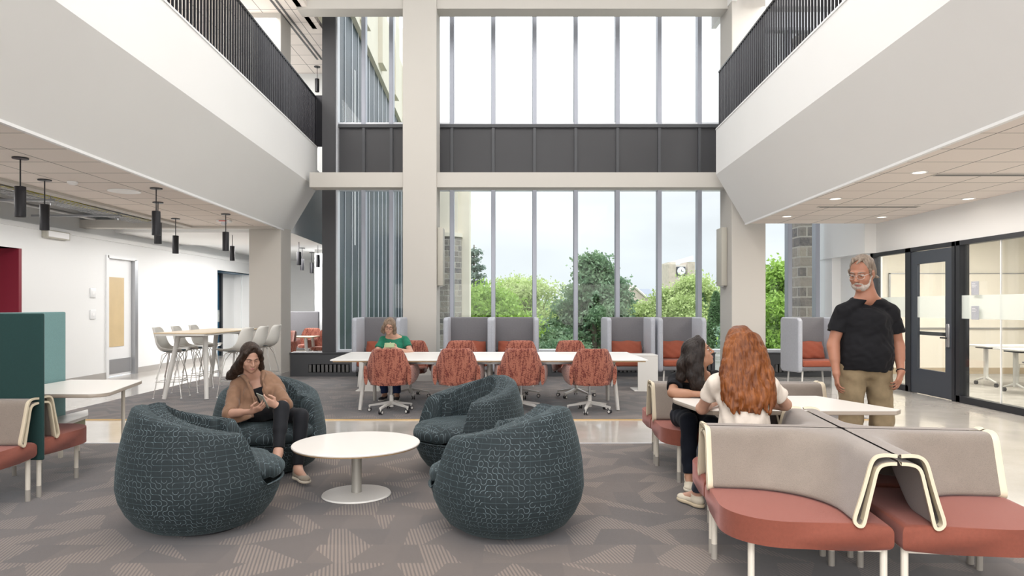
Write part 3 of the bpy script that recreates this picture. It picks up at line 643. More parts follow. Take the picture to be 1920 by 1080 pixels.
def broad(x, y, zt, w, m, label, n=9000, size=.16, zb=-3, sparse=1.0, trunk=True):
    n = int(n*2.2); size *= .66
    t = thing('broadleaf_tree', label, 'tree', (x, y, 0), rng.random()*6, 'trees outside')
    H = zt-zb; cz0 = zb+H*.25; nb = 34; cl = []
    for k in range(nb):
        h = rng.random()**.8; rad = w*.5*math.sqrt(max(.05, 1-(2*h-.85)**2/1.4)); a = rng.random()*2*PI; q = rad*(.35+.6*rng.random())
        cl.append((q*math.cos(a), q*math.sin(a), cz0+h*(zt-cz0)*.93, w*(.11+.10*rng.random())))
    P = []
    for cx, cy, cz, r in cl:
        k = n//nb; d = rng.normal(size=(k,3)); d /= np.linalg.norm(d, axis=1)[:,None]; rr = r*(rng.random(k)**.35)*(1+.25*rng.normal(size=k)*sparse); P.append(np.array([cx,cy,cz])+d*rr[:,None]*np.array([1.15,1.15,.75]))
    leaves('foliage', np.concatenate(P), size, m, t)
    b = MB(); b.cyl((0,0,zb), (0,0,cz0+H*.2), w*.035, w*.02, n=8)
    for cx, cy, cz, r in cl: b.cyl((0,0,cz0-.1+ (cz-cz0)*.25), (cx*.9,cy*.9,cz), .05, .015, n=5, cap=False)
    b.build('trunk', M['bark'], t); return t
def pine(x, y, zt, w, m, label, n=14000, zb=-3, tiers=15, lean=0):
    t = thing('pine_tree', label, 'tree', (x, y, 0), 0, 'trees outside'); P = []; b = MB(); b.cyl((0,0,zb), (lean,0,zt-.1), .22, .03, n=8)
    H = zt-zb; 
    for i in range(tiers*6):
        h = .12+.86*((i//6+.25*rng.random())/tiers); z = zb+h*H; L_ = w*.5*(1-h)**1.05*(.6+.7*rng.random())*(1 if h > .2 else .9); a = rng.random()*2*PI; bx, by = L_*math.cos(a), L_*math.sin(a)
        x0 = lean*h; b.cyl((x0,0,z), (x0+bx,by,z+.25*L_*.6), .035, .01, n=5, cap=False)
        k = int(n/(tiers*6)*(.4+1.2*L_/(w*.5))); f = .25+.8*rng.random(k)**.7; s = rng.normal(size=(k,3))*np.array([.10,.10,.045])*w*.5
        P.append(np.stack([x0+bx*f, by*f, z+.15*L_*f], 1)+s*(1.1-.5*f)[:,None])
    leaves('needles', np.concatenate(P), .11, m, t); b.build('trunk', M['bark'], t); return t
# X at depth y from a screen column is x = y*(px-960)/1300 ; ground outside lies at z -3
pine(-2.3, 42, 5.3, 4.6, L['blue'], 'dark blue-green spruce beside the stone and concrete pier at far left of the windows', 9000)
broad(-2.0, 36, 2.2, 6.0, L['bright'], 'bright green maple at the left of the windows, behind the left pair of booths', 15000, .15)
broad(1.3, 44, 3.2, 4.8, L['yellow'], 'pale yellow-green thin tree left of the big pine', 9000, .14)
broad(-.2, 50, 3.6, 5.0, L['yellow'], 'pale thin tree behind the bright maple, tops just showing', 6000, .16)
pine(4.5, 38, 4.5, 9.4, L['pine'], 'tall wide pine in the middle of the window view', 42000)
broad(2.2, 33, -.2, 3.6, L['pine'], 'dark lower tree left of the pine trunk', 9000, .13)
broad(7.4, 46, 1.2, 3.6, L['yellow'], 'low pale tree just right of the big pine', 8000, .15)
broad(8.2, 46, 1.7, 3.6, L['yellow'], 'low pale yellow-green tree in front of the gabled house', 7000, .15)
broad(11.6, 45, 3.3, 5.4, L['yellow'], 'large pale green tree left of the clock tower', 13000, .15)
def cedar(x, y, zt, w, label):
    t = thing('cedar_tree', label, 'tree', (x, y, 0), 0, 'trees outside'); n = 9000; h = rng.random(n); r = w*.5*(1-h)**.55*(.72+.3*rng.random(n)); a = rng.random(n)*2*PI
    leaves('foliage', np.stack([r*np.cos(a), r*np.sin(a), -3+h*(zt+3)], 1), .11, L['dark'], t); MB().cyl((0,0,-3), (0,0,zt-.3), .15, .03, n=8).build('trunk', M['bark'], t)
cedar(11.9, 44, 2.4, 2.6, 'dark conical cedar below the clock tower')
cedar(10.6, 36, 2.2, 1.6, 'narrow dark cedar at the right end of the central windows')
broad(10.7, 33, .7, 2.8, L['tealy'], 'soft blue-green shrub tree at the right end of the central windows', 8000, .12)
broad(12.0, 30, 3.4, 5.0, L['bright'], 'bright green tree seen in the narrow window right of the column', 14000, .14)
broad(16.5, 36, 3.0, 4.6, L['mid'], 'green tree behind the stone pier outside the narrow window', 8000, .15)
for i, (x, y, w, zt) in enumerate(((-3, 60, 9, 2.0), (5, 62, 10, 1.4), (13, 64, 10, .6), (22, 60, 10, 2.2))):
    broad(x, y, zt, w, L['mid'], ('distant green tree far behind the maple', 'distant green tree far behind the pine', 'distant green tree far behind the clock tower trees', 'distant green tree far right beyond the pier')[i], 8000, .24)
# low street furniture outside
t = thing('lamp_post', 'slim white post outside near the right end of the windows', 'post', (9.3, 28, 0)); MB().cyl((0,0,-3), (0,0,-.1), .03, n=8).build('pole', M['trimwhite'], t); MB().box(-.09, .09, -.03, .03, -.3, -.1).build('head', M['trimwhite'], t)
# clock tower
M['pale_stone'] = mat('hazy_stone', (.46,.40,.34), .9, var=.14, vscale=2.2); M['hazetrim'] = mat('pale_limestone', (.66,.62,.56), .8)
ty = 90; t = thing('clock_tower', 'square stone clock tower rising above the trees', 'tower', (0,0,0))
X = lambda px, y=ty: (px-960)/1300*y
Z = lambda py, y=ty: 1.45+(575-py)/1300*y
m = MB(); m.box(X(1253.5), X(1267), ty, ty+4, -3, Z(491.5)); m.box(X(1289), X(1303), ty, ty+4, -3, Z(491)); m.build('corner_pier', M['pale_stone'], t, smooth=False)
m = MB(); m.box(X(1267), X(1289), ty+.5, ty+3.5, -3, Z(496)); m.build('wall', M['hazetrim'], t, smooth=False)
MB().box(X(1267), X(1289), ty+.3, ty+.55, Z(545), Z(524)).build('belfry_opening', M['pale_stone'], t, smooth=False)
MB().box(X(1270), X(1286), ty+.2, ty+.5, Z(516), Z(500)).build('clock_surround', mat('slate_dark', (.06,.065,.09), .6), t, smooth=False)
cxk, czk = X(1278), Z(508); r = .5*(Z(500)-Z(516))*.93
MB().cyl((cxk, ty+.2, czk), (cxk, ty+.12, czk), r, n=40).build('clock_face', mat('clock_white', (.85,.86,.88), .6), t)
m = MB(); m.box(cxk-.03, cxk+.03, ty+.08, ty+.1, czk-.05, czk+r*.4); hm = m.build('hour_hand', M['black'], t, smooth=False)
m = MB(); m.prism([(0,0)]*0+[(-.02,-.02),(r*.6,-.02),(r*.6,.02),(-.02,.02)], 0, .02); hh = m.build('minute_hand', M['black'], t, smooth=False); hh.location = (cxk, ty+.08, czk); hh.rotation_euler = (PI/2, math.radians(15), 0)
m = MB()
for k in range(12):
    a = k*PI/6; m.cyl((cxk+r*.82*math.sin(a), ty+.11, czk+r*.82*math.cos(a)), (cxk+r*.82*math.sin(a), ty+.09, czk+r*.82*math.cos(a)), r*.06, n=6)
m.build('hour_mark', M['black'], t)
t = thing('gabled_house', 'stone house with slate roof and gable, between the big pine and the clock tower', 'house', (0,0,0)); hy = 70
xh = lambda p: X(p, hy); zh = lambda p: Z(p, hy)
MB().box(xh(1150), xh(1232), hy, hy+8, -3, zh(556)).build('wall', M['pale_stone'], t, smooth=False)
m = MB(); m.grid([[(xh(1160), hy-.2, zh(557)), (xh(1236), hy-.2, zh(557))], [(xh(1163), hy+3.5, zh(540)), (xh(1230), hy+3.5, zh(540))], [(xh(1160), hy+8, zh(557)), (xh(1236), hy+8, zh(557))]]); m.build('roof', mat('slate_roof', (.20,.22,.26), .7, var=.1, vscale=4), t, smooth=False)
m = MB(); P = [(xh(1160), zh(575)), (xh(1205), zh(575)), (xh(1205), zh(558)), (xh(1184), zh(538)), (xh(1160), zh(560))]
A = [m.bm.verts.new((x, hy-1.2, z)) for x, z in P]; B = [m.bm.verts.new((x, hy+3, z)) for x, z in P]; m.bm.faces.new(A); m.bm.faces.new(B[::-1])
for i in range(5): m.bm.faces.new([A[i], A[(i+1)%5], B[(i+1)%5], B[i]])
m.build('gable', M['pale_stone'], t, smooth=False)
m = MB(); m.cyl((xh(1184), hy-1.25, zh(537)), (xh(1207), hy-1.25, zh(557)), .12, n=6); m.cyl((xh(1184), hy-1.25, zh(537)), (xh(1158), hy-1.25, zh(560)), .12, n=6); m.build('verge', M['hazetrim'], t)
MB().box(xh(1181), xh(1187), hy+1, hy+2, zh(540), zh(534)).build('chimney', M['pale_stone'], t, smooth=False)
t = thing('stone_building', 'low pale stone building with dark hedge at the right end of the window view', 'building', (0,0,0))
MB().box(X(1318, 75), X(1370, 75), 75, 82, -3, Z(546, 75)).build('wall', M['pale_stone'], t, smooth=False); MB().box(X(1316, 75), X(1372, 75), 74.8, 82, Z(546, 75), Z(543, 75)).build('coping', M['hazetrim'], t, smooth=False)
# ============================================================ FURNITURE
def smooth01(t): t = max(0., min(1., t)); return t*t*(3-2*t)
# ---- tub lounge chair : opening towards local +Y... theta measured from +Y
def tub_profile():
    return [(0,.02),(.25,.02),(.335,.035),(.40,.075),(.45,.14),(.488,.22),(.505,.30)]
def make_tub(name_label):
    t = thing('lounge_armchair', name_label, 'armchair', (0,0,0), 0, 'round teal lounge armchairs')
    NT = 128
    def rim(th):   # th = 0 front, pi back
        a = abs(th); back = .5*smooth01((a-.9)/(PI-.9))+.5*max(0, (a-.9)/(PI-.9)); h = .635+.175*back
        f = smooth01((a-.72)/.22); return .30*(1-f)+h*f, f
    def outr(z): # outer radius above belly
        if z <= .30: return .525
        u = (z-.30)/.5; return .507-.03*u-.10*u*u
    P, UV = [], []
    for i in range(NT+1):
        th = -PI+2*PI*i/NT; h, f = rim(th); sx, cy = math.sin(th), math.cos(th); col, uv = [], []
        th_w = .035+.055*f
        pts = [(r, z) for r, z in tub_profile()]
        ns = 9
        for k in range(1, ns+1):
            z = .30+(h-.03-.30)*k/ns if f > .02 else .30+.0005*k; pts.append((outr(z), z))
        ro = outr(h-.03 if f > .02 else .30); tw = .055*f+.012
        zt = h if f > .02 else .305
        for k in range(1, 7):
            a = PI*k/6; pts.append((ro-tw+tw*math.cos(a), (zt-.03 if f > .02 else .3)+ (.035*f+.004)*math.sin(a)))
        ri = ro-2*tw
        zi = .27
        for k in range(1, 5): z = (zt-.03 if f > .02 else .3)*(1-k/4)+zi*k/4; pts.append((ri-.015*k/4*f, z))
        pts.append((.1, .26)); pts.append((0, .26))
        s = 0; prev = None
        for r, z in pts:
            yy = 1.06 if True else 1
            sq = 1+.03*math.cos(2*th)
            col.append((r*sx*1.0, r*cy*sq + (-.02-.07*max(0, (z-.35))*(-1 if False else 1))*(1), z))
            if prev: s += math.hypot(r-prev[0], z-prev[1])
            prev = (r, z); uv.append((th*.5, s))
        P.append(col); UV.append(uv)
    m = MB(); m.grid(P, uv=UV); m.build('shell', M['truchet'], t, angle=60)
    # piping around the rim
    # inner pleated back cushion
    Q, UQ = [], []
    NB = 150; a0 = .98
    for i in range(NB+1):
        th = a0+(2*PI-2*a0)*i/NB; ths = th-2*PI if th > PI else th
        h, f = rim(ths); ro = outr(h-.03); end = smooth01(min(i, NB-i)/7.)
        hh = h+.012; pl = .006*math.sin(i*1.45)+.003*math.sin(i*.7)
        ri = ro-.085; col = []; uv = []
        TH = (.115*end+.012)
        for k in range(13):
            u = k/12; a = PI*u   # from wall top over to the inside and down to the seat
            if u < .5: rr = ri+.02-(TH)*(1-math.cos(a))*1.0; z = hh-.035+.035*math.sin(a)+pl*math.sin(a)*.9
            else:
                v = (u-.5)/.5; rr = ri+.02-TH-.035*math.sin(v*PI)*end; z = hh-.0-(hh-.36)*v; rr += pl*(1-v)**2
            col.append((rr*math.sin(th), rr*math.cos(th)-.02-.07*max(0, z-.35), z)); uv.append((th*.45, u*.5))
        Q.append(col); UQ.append(uv)
    m = MB(); m.grid(Q, uv=UQ); m.build('back_cushion', M['truchet'], t, angle=60)
    # seat cushion: puffy disc pushed forward with a rounded nose
    Q, UQ = [], []; nR, nT = 14, 64
    for i in range(nT+1):
        th = 2*PI*i/nT; col = []; uv = []
        c, s_ = math.cos(th), math.sin(th)
        R = .40+.085*max(0, c)**1.0; Rx = .40+.06*max(0, c)
        for k in range(nR*2+1):
            a = -PI/2+PI*k/(nR*2); rr = max(0, math.cos(a))**.55; z = .375+.085*np.sign(math.sin(a))*abs(math.sin(a))**.8
            wr = .004*math.sin(th*9+k)*rr
            col.append((Rx*rr*s_, R*rr*c+.04, z+wr-.02*(rr*c > .8)*rr)); uv.append((Rx*rr*s_*1.0+.3, R*rr*c+.04))
        Q.append(col); UQ.append(uv)
    m = MB(); m.grid(Q, uv=UQ); m.build('seat_cushion', M['truchet'], t, angle=70)
    MB().lathe([(0,0),(.24,0),(.24,.03),(0,.03)]).build('swivel_base', M['black'], t)
    return t
# local +Y is the open front; rz rotates it
tubA = make_tub('round teal patterned armchair nearest on the left, seen from behind'); tubA.location = (-2.03, 4.58, .008); tubA.rotation_euler[2] = math.radians(-64); tubA.scale = (.965, .965, 1)
dup(tubA, (-.05, 4.52, .008), math.radians(66), 'round teal patterned armchair nearest on the right, its back to the viewer')
dup(tubA, (-2.14, 6.12, .008), math.radians(-156), 'round teal patterned armchair the woman with the beige shirt sits in')
dup(tubA, (-.38, 6.12, .008), math.radians(128), 'empty round teal patterned armchair behind the round table, right side')
# ---- round coffee table
t = thing('coffee_table', 'low round white table with plywood edge between the four teal armchairs', 'table', (-1.19, 5.31, .008))
MB().lathe([(0,.372),(.44,.372),(.472,.378),(.480,.39)], n=96).build('edge_band', M['wood'], t); MB().lathe([(0,.3885),(.480,.3885),(.481,.396),(.476,.402),(0,.402)], n=96).build('tabletop', M['top'], t)
MB().lathe([(0,0),(.255,0),(.262,.006),(.256,.016),(.06,.024),(0,.024)], n=72).build('base', M['whitemetal'], t); MB().lathe([(0,.02),(.038,.02),(.038,.36),(.1,.366),(.1,.374),(0,.374)], n=32).build('pedestal', mat('grey_pedestal', (.40,.39,.36), .4, .3), t)
# ---- modular bench quadrant: arms along local +X and +Y, seat in the quadrant x>0,y>0
def quad_path(o, r, L, n=10):
    """plan curve from (L,o) to (o,L) with fillet r"""
    r = min(r, L-o-.02); P = [(L, o), (L-(L-o-r)*.5, o)] + [(o+r-r*math.sin(a), o+r-r*math.cos(a)) for a in [PI/2*i/n for i in range(n+1)]] + [(o, L-(L-o-r)*.5), (o, L)]
    return P
def back_section():
    S_ = [(0.002,.755,.03),(.05,.758,.10),(.085,.752,.18),(.105,.735,.22),(.118,.705,.26),(.135,.64,.31),(.160,.55,.36),(.185,.465,.40)]
    return S_
def smooth_path(P, n=4):
    P = [np.array(p, float) for p in P]; out = []
    for i in range(len(P)-1):
        a, b, c, e_ = P[max(0, i-1)], P[i], P[i+1], P[min(len(P)-1, i+2)]
        for k in range(n): t = k/n; out.append(.5*((2*b)+(c-a)*t+(2*a-5*b+4*c-e_)*t*t+(3*b-a-3*c+e_)*t**3))
    return [tuple(x) for x in out+[P[-1]]]
def make_quad(label, group, L=.75, seatm='rust', nlegs=((1,1),)):
    t = thing('modular_bench', label, 'bench', (0,0,0), 0, group)
    # seat cushion, outer corner generously rounded
    inner = .10
    pts = [(.012,.012),(L,.012)] + arc_pts(L-.22+.04, L-.22+.04, .18, 0, PI/2, 10)[0:] + [(.012, L)]
    pts = [(.012,.012),(L,.012),(L+.0,.2)] + arc_pts(L-.28, L-.28, .28, 0, PI/2, 12) + [(.2,L),(.012,L)]
    m = MB(); m.prism(pts, .312, .437, .038, 5); sc = m.build('seat_cushion', M[seatm], t, angle=50)
    m = MB(); pi_ = [(.05,.05),(L-.04,.05)] + arc_pts(L-.29, L-.29, .25, 0, PI/2, 8) + [(.05,L-.04)]; m.prism(pi_, .300, .32); m.build('seat_frame', M['leg'], t, smooth=False)
    # backrest sheet
    secs = back_section(); P = []
    allsec = smooth_path(secs + [(.180,.445,.40),(.165,.440,.40),(.152,.452,.39),(.135,.52,.36),(.112,.62,.32),(.095,.69,.28),(.075,.718,.22),(.04,.728,.12),(.004,.73,.03)], 3)
    for o, z, r in allsec: P.append([(x, y, z) for x, y in quad_path(max(.002, o), r, L)])
    m = MB(); m.grid(P); m.build('backrest', M['knit'], t, angle=70)
    # cream frame loops closing both ends
    loop = [(o, z) for o, z, r in secs] + [(.178,.440),(.162,.432),(.148,.445),(.131,.52),(.108,.62),(.092,.685),(.072,.712),(.04,.722),(.004,.724)]
    loop = smooth_path(loop, 4)
    for ax in (0, 1):
        m = MB(); rows = []
        for k, (o, z) in enumerate(loop):
            a = loop[max(0, k-1)]; b = loop[min(len(loop)-1, k+1)]; tx, tz = b[0]-a[0], b[1]-a[1]; l = max(1e-6, math.hypot(tx, tz)); nx, nz_ = -tz/l, tx/l
            w = .0095; q = [(o+nx*w, z+nz_*w, L-.002), (o+nx*w, z+nz_*w, L+.010), (o-nx*w*.6, z-nz_*w*.6, L+.010), (o-nx*w*.6, z-nz_*w*.6, L-.03)]
            rows.append([(c, a_, b_) if ax == 0 else (a_, c, b_) for a_, b_, c in q])
        m.grid(rows, closev=True); m.build('end_frame', M['cream'], t, angle=50)
    lm = bpy.data.meshes.new('leg'); bb = MB(); bb.cyl((0,0,0),(0,0,.335),.0165,n=14); bb.bm.to_mesh(lm); bb.bm.free(); lm.materials.append(M['leg'])
    fm_ = bpy.data.meshes.new('foot_sleeve'); bb = MB(); bb.cyl((0,0,0),(0,0,.085),.0175,n=14); bb.bm.to_mesh(fm_); bb.bm.free(); fm_.materials.append(M['foot'])
    for x, y in ((L-.05,.04),(.04,L-.05),(L-.13,L-.13),(.07,.07)):
        o = bpy.data.objects.new('leg', lm); C.objects.link(o); o.parent = t; o.location = (x, y, 0); f = bpy.data.objects.new('foot_sleeve', fm_); C.objects.link(f); f.parent = o
    return t
def quad_at(src, cx, cy, rz, q, label, group, g=.006):
    """q: 0 front-left,1 front-right,2 back-right,3 back-left (front = towards -Y)"""
    ang = {2:0, 3:PI/2, 0:PI, 1:-PI/2}[q]; a = rz+ang; off = Vector((g, g)); c, s_ = math.cos(a), math.sin(a)
    loc = (cx+off.x*c-off.y*s_, cy+off.x*s_+off.y*c, .008)
    if src is None: return a, loc
    return dup(src, loc, a, label, group)
G1 = 'benches of the near cross shaped cluster'
q1 = make_quad('rust seated bench module nearest the viewer, left of the A shaped backrest end', G1)
a, loc = quad_at(None, 1.865, 3.93, math.radians(-7), 0, '', ''); q1.location = loc; q1.rotation_euler[2] = a
quad_at(q1, 1.865, 3.93, math.radians(-7), 1, 'rust seated bench module at the lower right corner of the picture', G1)
quad_at(q1, 1.865, 3.93, math.radians(-7), 2, 'bench module facing the man, hidden seat behind the near cross backrest', G1)
quad_at(q1, 1.865, 3.93, math.radians(-7), 3, 'bench module the red haired woman sits on', G1)
G2 = 'benches of the middle cross shaped cluster'
quad_at(q1, 2.02, 6.30, math.radians(-2), 0, 'bench module the black shirted woman sits on', G2)
quad_at(q1, 2.02, 6.30, math.radians(-2), 3, 'bench module behind the black shirted woman, its pink seat edge showing', G2)
quad_at(q1, 2.02, 6.30, math.radians(-2), 1, 'bench module behind the long seat table, left of the standing man', G2)
quad_at(q1, 2.02, 6.30, math.radians(-2), 2, 'farther bench module behind the standing man, grey backrest top showing', G2)
M['tableedge'] = mat('beige_table_edge', (.40,.345,.29), .5)
# ---- table between the two clusters
def bench_table(name, label, pts, z, legs, m_top='top'):
    t = thing(name, label, 'table', (0,0,0)); MB().prism(pts, z-.03, z-.003, .004, 1).build('edge_band', M['tableedge'], t, angle=30); MB().prism(pts, z-.003, z+.001).build('tabletop', M[m_top], t, smooth=False)
    for x, y in legs:
        l = MB().cyl((x,y,.008),(x,y,z-.03),.0165,n=14).build('leg', M['leg'], t); MB().cyl((x,y,.008),(x,y,.09),.0175,n=14).build('foot_sleeve', M['foot'], l)
    m = MB(); m.cyl((legs[0][0],legs[0][1],z-.045),(legs[-1][0],legs[-1][1],z-.045),.014,n=8); m.build('under_rail', M['leg'], t); return t
bench_table('meeting_table', 'white table with clipped corners between the seated women and the standing man', [(1.24,5.35),(1.24,5.28),(1.32,4.76),(1.37,4.72),(2.62,4.72),(2.68,4.78),(2.42,5.52),(1.3,5.52)], .74, [(1.95,4.95),(1.95,5.35)])
# ---- left booth cluster: four quads with teal screens
G3 = 'benches of the left screened cluster'; LX, LY = -4.31, 5.20
quad_at(q1, LX, LY, 0, 1, 'bench module at the left edge of the picture in front of the dark teal screen', G3, .02)
quad_at(q1, LX, LY, 0, 2, 'pink seated bench module just behind the dark teal screen', G3, .02)
t = thing('privacy_screen', 'tall dark teal felt screen facing the viewer at the left edge', 'screen', (0,0,0)); MB().box(LX-.75, LX+.80, LY-.014, LY+.014, .30, 1.40, .012, 3).build('panel', M['teal'], t); MB().box(LX-.7, LX-.66, LY-.012, LY+.012, .008, .3).build('foot_post', M['leg'], t, smooth=False)
t = thing('privacy_screen', 'teal felt screen coloured paler as if window lit, at right angles behind the dark teal one', 'screen', (0,0,0)); MB().box(LX-.014, LX+.014, LY+.03, LY+1.48, .30, 1.40, .012, 3).build('panel', M['teal_lit'], t); MB().box(LX-.012, LX+.012, LY+1.40, LY+1.44, .008, .3).build('foot_post', M['leg'], t, smooth=False)
bench_table('side_desk', 'white desk with rounded corners beside the window lit teal screen', [(LX+.03,6.02),(LX+.24,6.02),(LX+.24,5.62),(-3.44,5.62)] + arc_pts(-3.46, 5.75, .13, -PI/2, 0, 6)[1:] + [(-3.55,6.65),(-3.62,6.73),(LX+.03,6.73)], .74, [(-3.69,6.58)])
t = thing('low_side_bench', 'low white topped bench with olive sides under the left desk', 'bench', (0,0,0)); MB().prism([(-3.90,5.97),(-3.99,6.53),(-4.22,6.9),(-4.22,5.97)], .40, .43, .006, 2).build('top', M['deskwhite'], t, angle=30); MB().prism([(-3.93,6.0),(-4.02,6.53),(-4.22,6.86),(-4.22,6.0)], .335, .40).build('side_panel', M['olive'], t, smooth=False)
for x, y in ((-4.1,6.55),(-4.1,6.02)):
    l = MB().cyl((x,y,.008),(x,y,.335),.0165,n=14).build('leg', M['leg'], t); MB().cyl((x,y,.008),(x,y,.09),.0175,n=14).build('foot_sleeve', M['foot'], l)
# ---- long work table
t = thing('work_table', 'long white work table with the rust patterned swivel chairs around it', 'table', (0,0,0))
MB().prism([(-2.43,9.26),(1.82,9.26),(1.80,10.86),(-2.52,10.86)], .722, .742, .004, 1).build('tabletop', M['deskwhite'], t, angle=30); MB().prism([(-2.40,9.28),(1.79,9.28),(1.77,10.84),(-2.49,10.84)], .708, .722).build('edge_band', M['wood'], t, smooth=False)
MB().box(-2.0, 1.4, 9.75, 9.80, .64, .70).build('apron', M['steel'], t, smooth=False); MB().box(-2.0, 1.4, 10.35, 10.40, .64, .70).build('apron', M['steel'], t, smooth=False)
for x in (-2.06, -.32, 1.42):
    for ys, ye in ((9.80,9.62),(10.35,10.66)):
        if x == -.32 and ys == 9.80: ye = 9.75
        sx_ = .05 if x > 1 else (-.05 if x < -1 else 0)
        m = MB(); m.cyl((x,ys,.70),(x+sx_,ye,.012),.032,.026,n=14); m.build('leg', M['whitemetal'], t)
    MB().box(x-.03, x+.03, 9.7, 10.45, .66, .708).build('leg_bracket', M['whitemetal'], t, smooth=False)
# ---- swivel chair
def make_swivel(label, group):
    t = thing('swivel_chair', label, 'chair', (0,0,0), 0, group)
    # local +Y = front of the sitter; shell wraps seat, back and arms
    NU, NV = 40, 16; P = []
    # back shell: trapezoid-ish curved panel
    def hw(z):
        pts_ = [(.40,.19),(.43,.25),(.50,.285),(.58,.298),(.66,.285),(.78,.245),(.86,.205),(.885,.18),(.89,.15)]
        for (z0,w0),(z1,w1) in zip(pts_, pts_[1:]):
            if z <= z1: return w0+(w1-w0)*(z-z0)/(z1-z0)
        return .13
    rows_o, rows_i = [], []
    zs = [.40,.41,.43,.46,.50,.55,.60,.66,.72,.78,.83,.86,.878,.887,.89]
    for z in zs:
        w = hw(z); ro, ri = [], []
        for i in range(NU+1):
            u = -1+2*i/NU; x = w*u; bow = .10*(u*u)**1.15*(w/.27); lean = -.33-.12*(z-.45)
            yo = lean+bow; th = .045*(1-abs(u)**6)*min(1, (z-.392)/.03, (.893-z)/.02)+.004
            ro.append((x, yo-th*.4, z)); ri.append((x, yo+th*.8, z))
        rows_o.append(ro); rows_i.append(ri)
    m = MB(); ring = [rows_o[k]+rows_i[k][::-1] for k in range(len(zs))]; m.grid(ring, closev=True); m.bm.faces.new([v for v in m.bm.verts][:len(ring[0])][::-1]) if False else None
    m.build('backrest', M['weave'], t, angle=70)
    for s_ in (-1, 1):
        m = MB(); rows = []
        for k in range(15):
            v = k/14; y = -.31+.50*v; zt = .665-.02*v - .05*smooth01((v-.8)/.2); zb = .40+.10*v**2; x = s_*(.288+.052*math.sin(v*2.0)); ring_ = []
            for j in range(16):
                a = 2*PI*j/16; ring_.append((x+.028*math.cos(a)+s_*.02*((zt+zb)/2+ (zt-zb)/2*math.sin(a)-.5), y-.02*math.sin(a), (zt+zb)/2+(zt-zb)/2*math.sin(a)))
            rows.append(ring_)
        m.grid(rows, closev=True); A = rows[0]; B = rows[-1]; m.face(A[::-1]); m.face(B); m.build('armrest', M['weave'], t, angle=70)
    m = MB(); m.prism(roundrect(-.245,.245,-.33,.23,.12,8), .395, .475, .03, 4); m.build('seat', M['weave'], t, angle=60)
    MB().cyl((0,0,.37),(0,0,.40),.11,n=20).build('seat_plate', M['whitemetal'], t)
    MB().cyl((0,0,.22),(0,0,.38),.017,n=14).build('gas_lift', M['steel'], t); MB().cyl((0,0,.075),(0,0,.235),.030,.027,n=16).build('column', M['whitemetal'], t)
    for k in range(5):
        a = k*2*PI/5+PI/2+.31; c, s_ = math.cos(a), math.sin(a)
        m = MB(); rows = []
        for q in range(8):
            v = q/7; r = .02+.29*v; z = .135-.045*v; w = .024-.007*v; hgt = .020-.010*v
            rows.append([(c*r-s_*w, s_*r+c*w, z+hgt),(c*r+s_*w, s_*r-c*w, z+hgt),(c*r+s_*w*.8, s_*r-c*w*.8, z-hgt),(c*r-s_*w*.8, s_*r+c*w*.8, z-hgt)])
        m.grid(rows, closev=True); m.face(rows[-1]); b = m.build('base_arm', M['whitemetal'], t, angle=30)
        x, y = c*.30, s_*.30; m = MB()
        for d_ in (-.016, .016): m.cyl((x-s_*(d_-.006), y+c*(d_-.006), .036),(x-s_*(d_+.006), y+c*(d_+.006), .036),.028,n=16)
        w_ = m.build('caster', M['tyre'], b); MB().cyl((x,y,.04),(x,y,.085),.011,n=10).build('caster_stem', M['whitemetal'], b)
        m = MB(); m.cyl((x+s_*.0235, y-c*.0235, .036),(x+s_*.026, y-c*.026, .036),.017,n=14); m.cyl((x-s_*.0235, y+c*.0235, .036),(x-s_*.026, y+c*.026, .036),.017,n=14); m.build('hub_cap', M['whitemetal'], b)
    return t
GS = 'rust patterned swivel chairs around the work table'
sw = make_swivel('rust patterned swivel chair in front of the green shirted woman, back to viewer', GS); sw.location = (-1.65, 9.49, .008)
swl = [((-.745, 9.52), 0.03, 'second rust patterned swivel chair from the left on the near side of the work table'), ((.125, 9.51), -.02, 'third rust patterned swivel chair from the left on the near side of the work table'), ((1.06, 9.47), .04, 'rightmost rust patterned swivel chair on the near side of the work table'),
       ((-.80, 10.98), PI+.1, 'rust patterned chair on the far side of the work table, behind the second near chair'), ((.12, 10.98), PI-.08, 'rust patterned chair on the far side of the work table, behind the third near chair'), ((1.02, 11.0), PI+.25, 'rust patterned chair on the far side of the work table, rightmost of the far row'),
       ((-1.62, 11.0), PI, 'rust patterned chair on the far side of the work table under the green shirted woman')]
for (x, y), r, lb in swl: dup(sw, (x, y, .008), r, lb)
# lobby chairs and table beyond the gap
for x, y, r, lb in ((-5.35, 15.9, 2.2, 'pale rust patterned chair left of the small lobby table'), (-5.25, 17.9, PI, 'pale rust patterned chair behind the small lobby table'), (-4.62, 16.9, 2.9, 'rust patterned chair mostly hidden at right of the small lobby table')): dup(sw, (x, y, 0), r, lb, 'lobby chairs')
t = thing('lobby_table', 'small oak topped table with splayed white legs seen through the lobby gap', 'table', (-5.0, 16.6, 0)); MB().prism(roundrect(-.55,.32,-.35,.35,.04), .715, .74).build('tabletop', M['oak'], t, smooth=False)
for x, y in ((.2,-.28),(.2,.28),(-.45,-.28),(-.45,.28)): MB().cyl((x*.7,y,.715),(x,y*1.05,0),.04,.03,n=10).build('leg', M['whitemetal'], t)
t = thing('high_back_booth', 'grey high back of a booth seat deep in the lobby gap', 'booth', (-5.75, 19.0, 0)); MB().box(-.45,.45,0,.12,.1,1.32,.03,3).build('back_panel', M['greyfab'], t); MB().box(-.4,.4,-.5,0,.3,.45,.03,3).build('seat', M['greyfab'], t); MB().box(-.38,.38,-.45,-.05,0,.3).build('plinth', M['foot'], t, smooth=False)
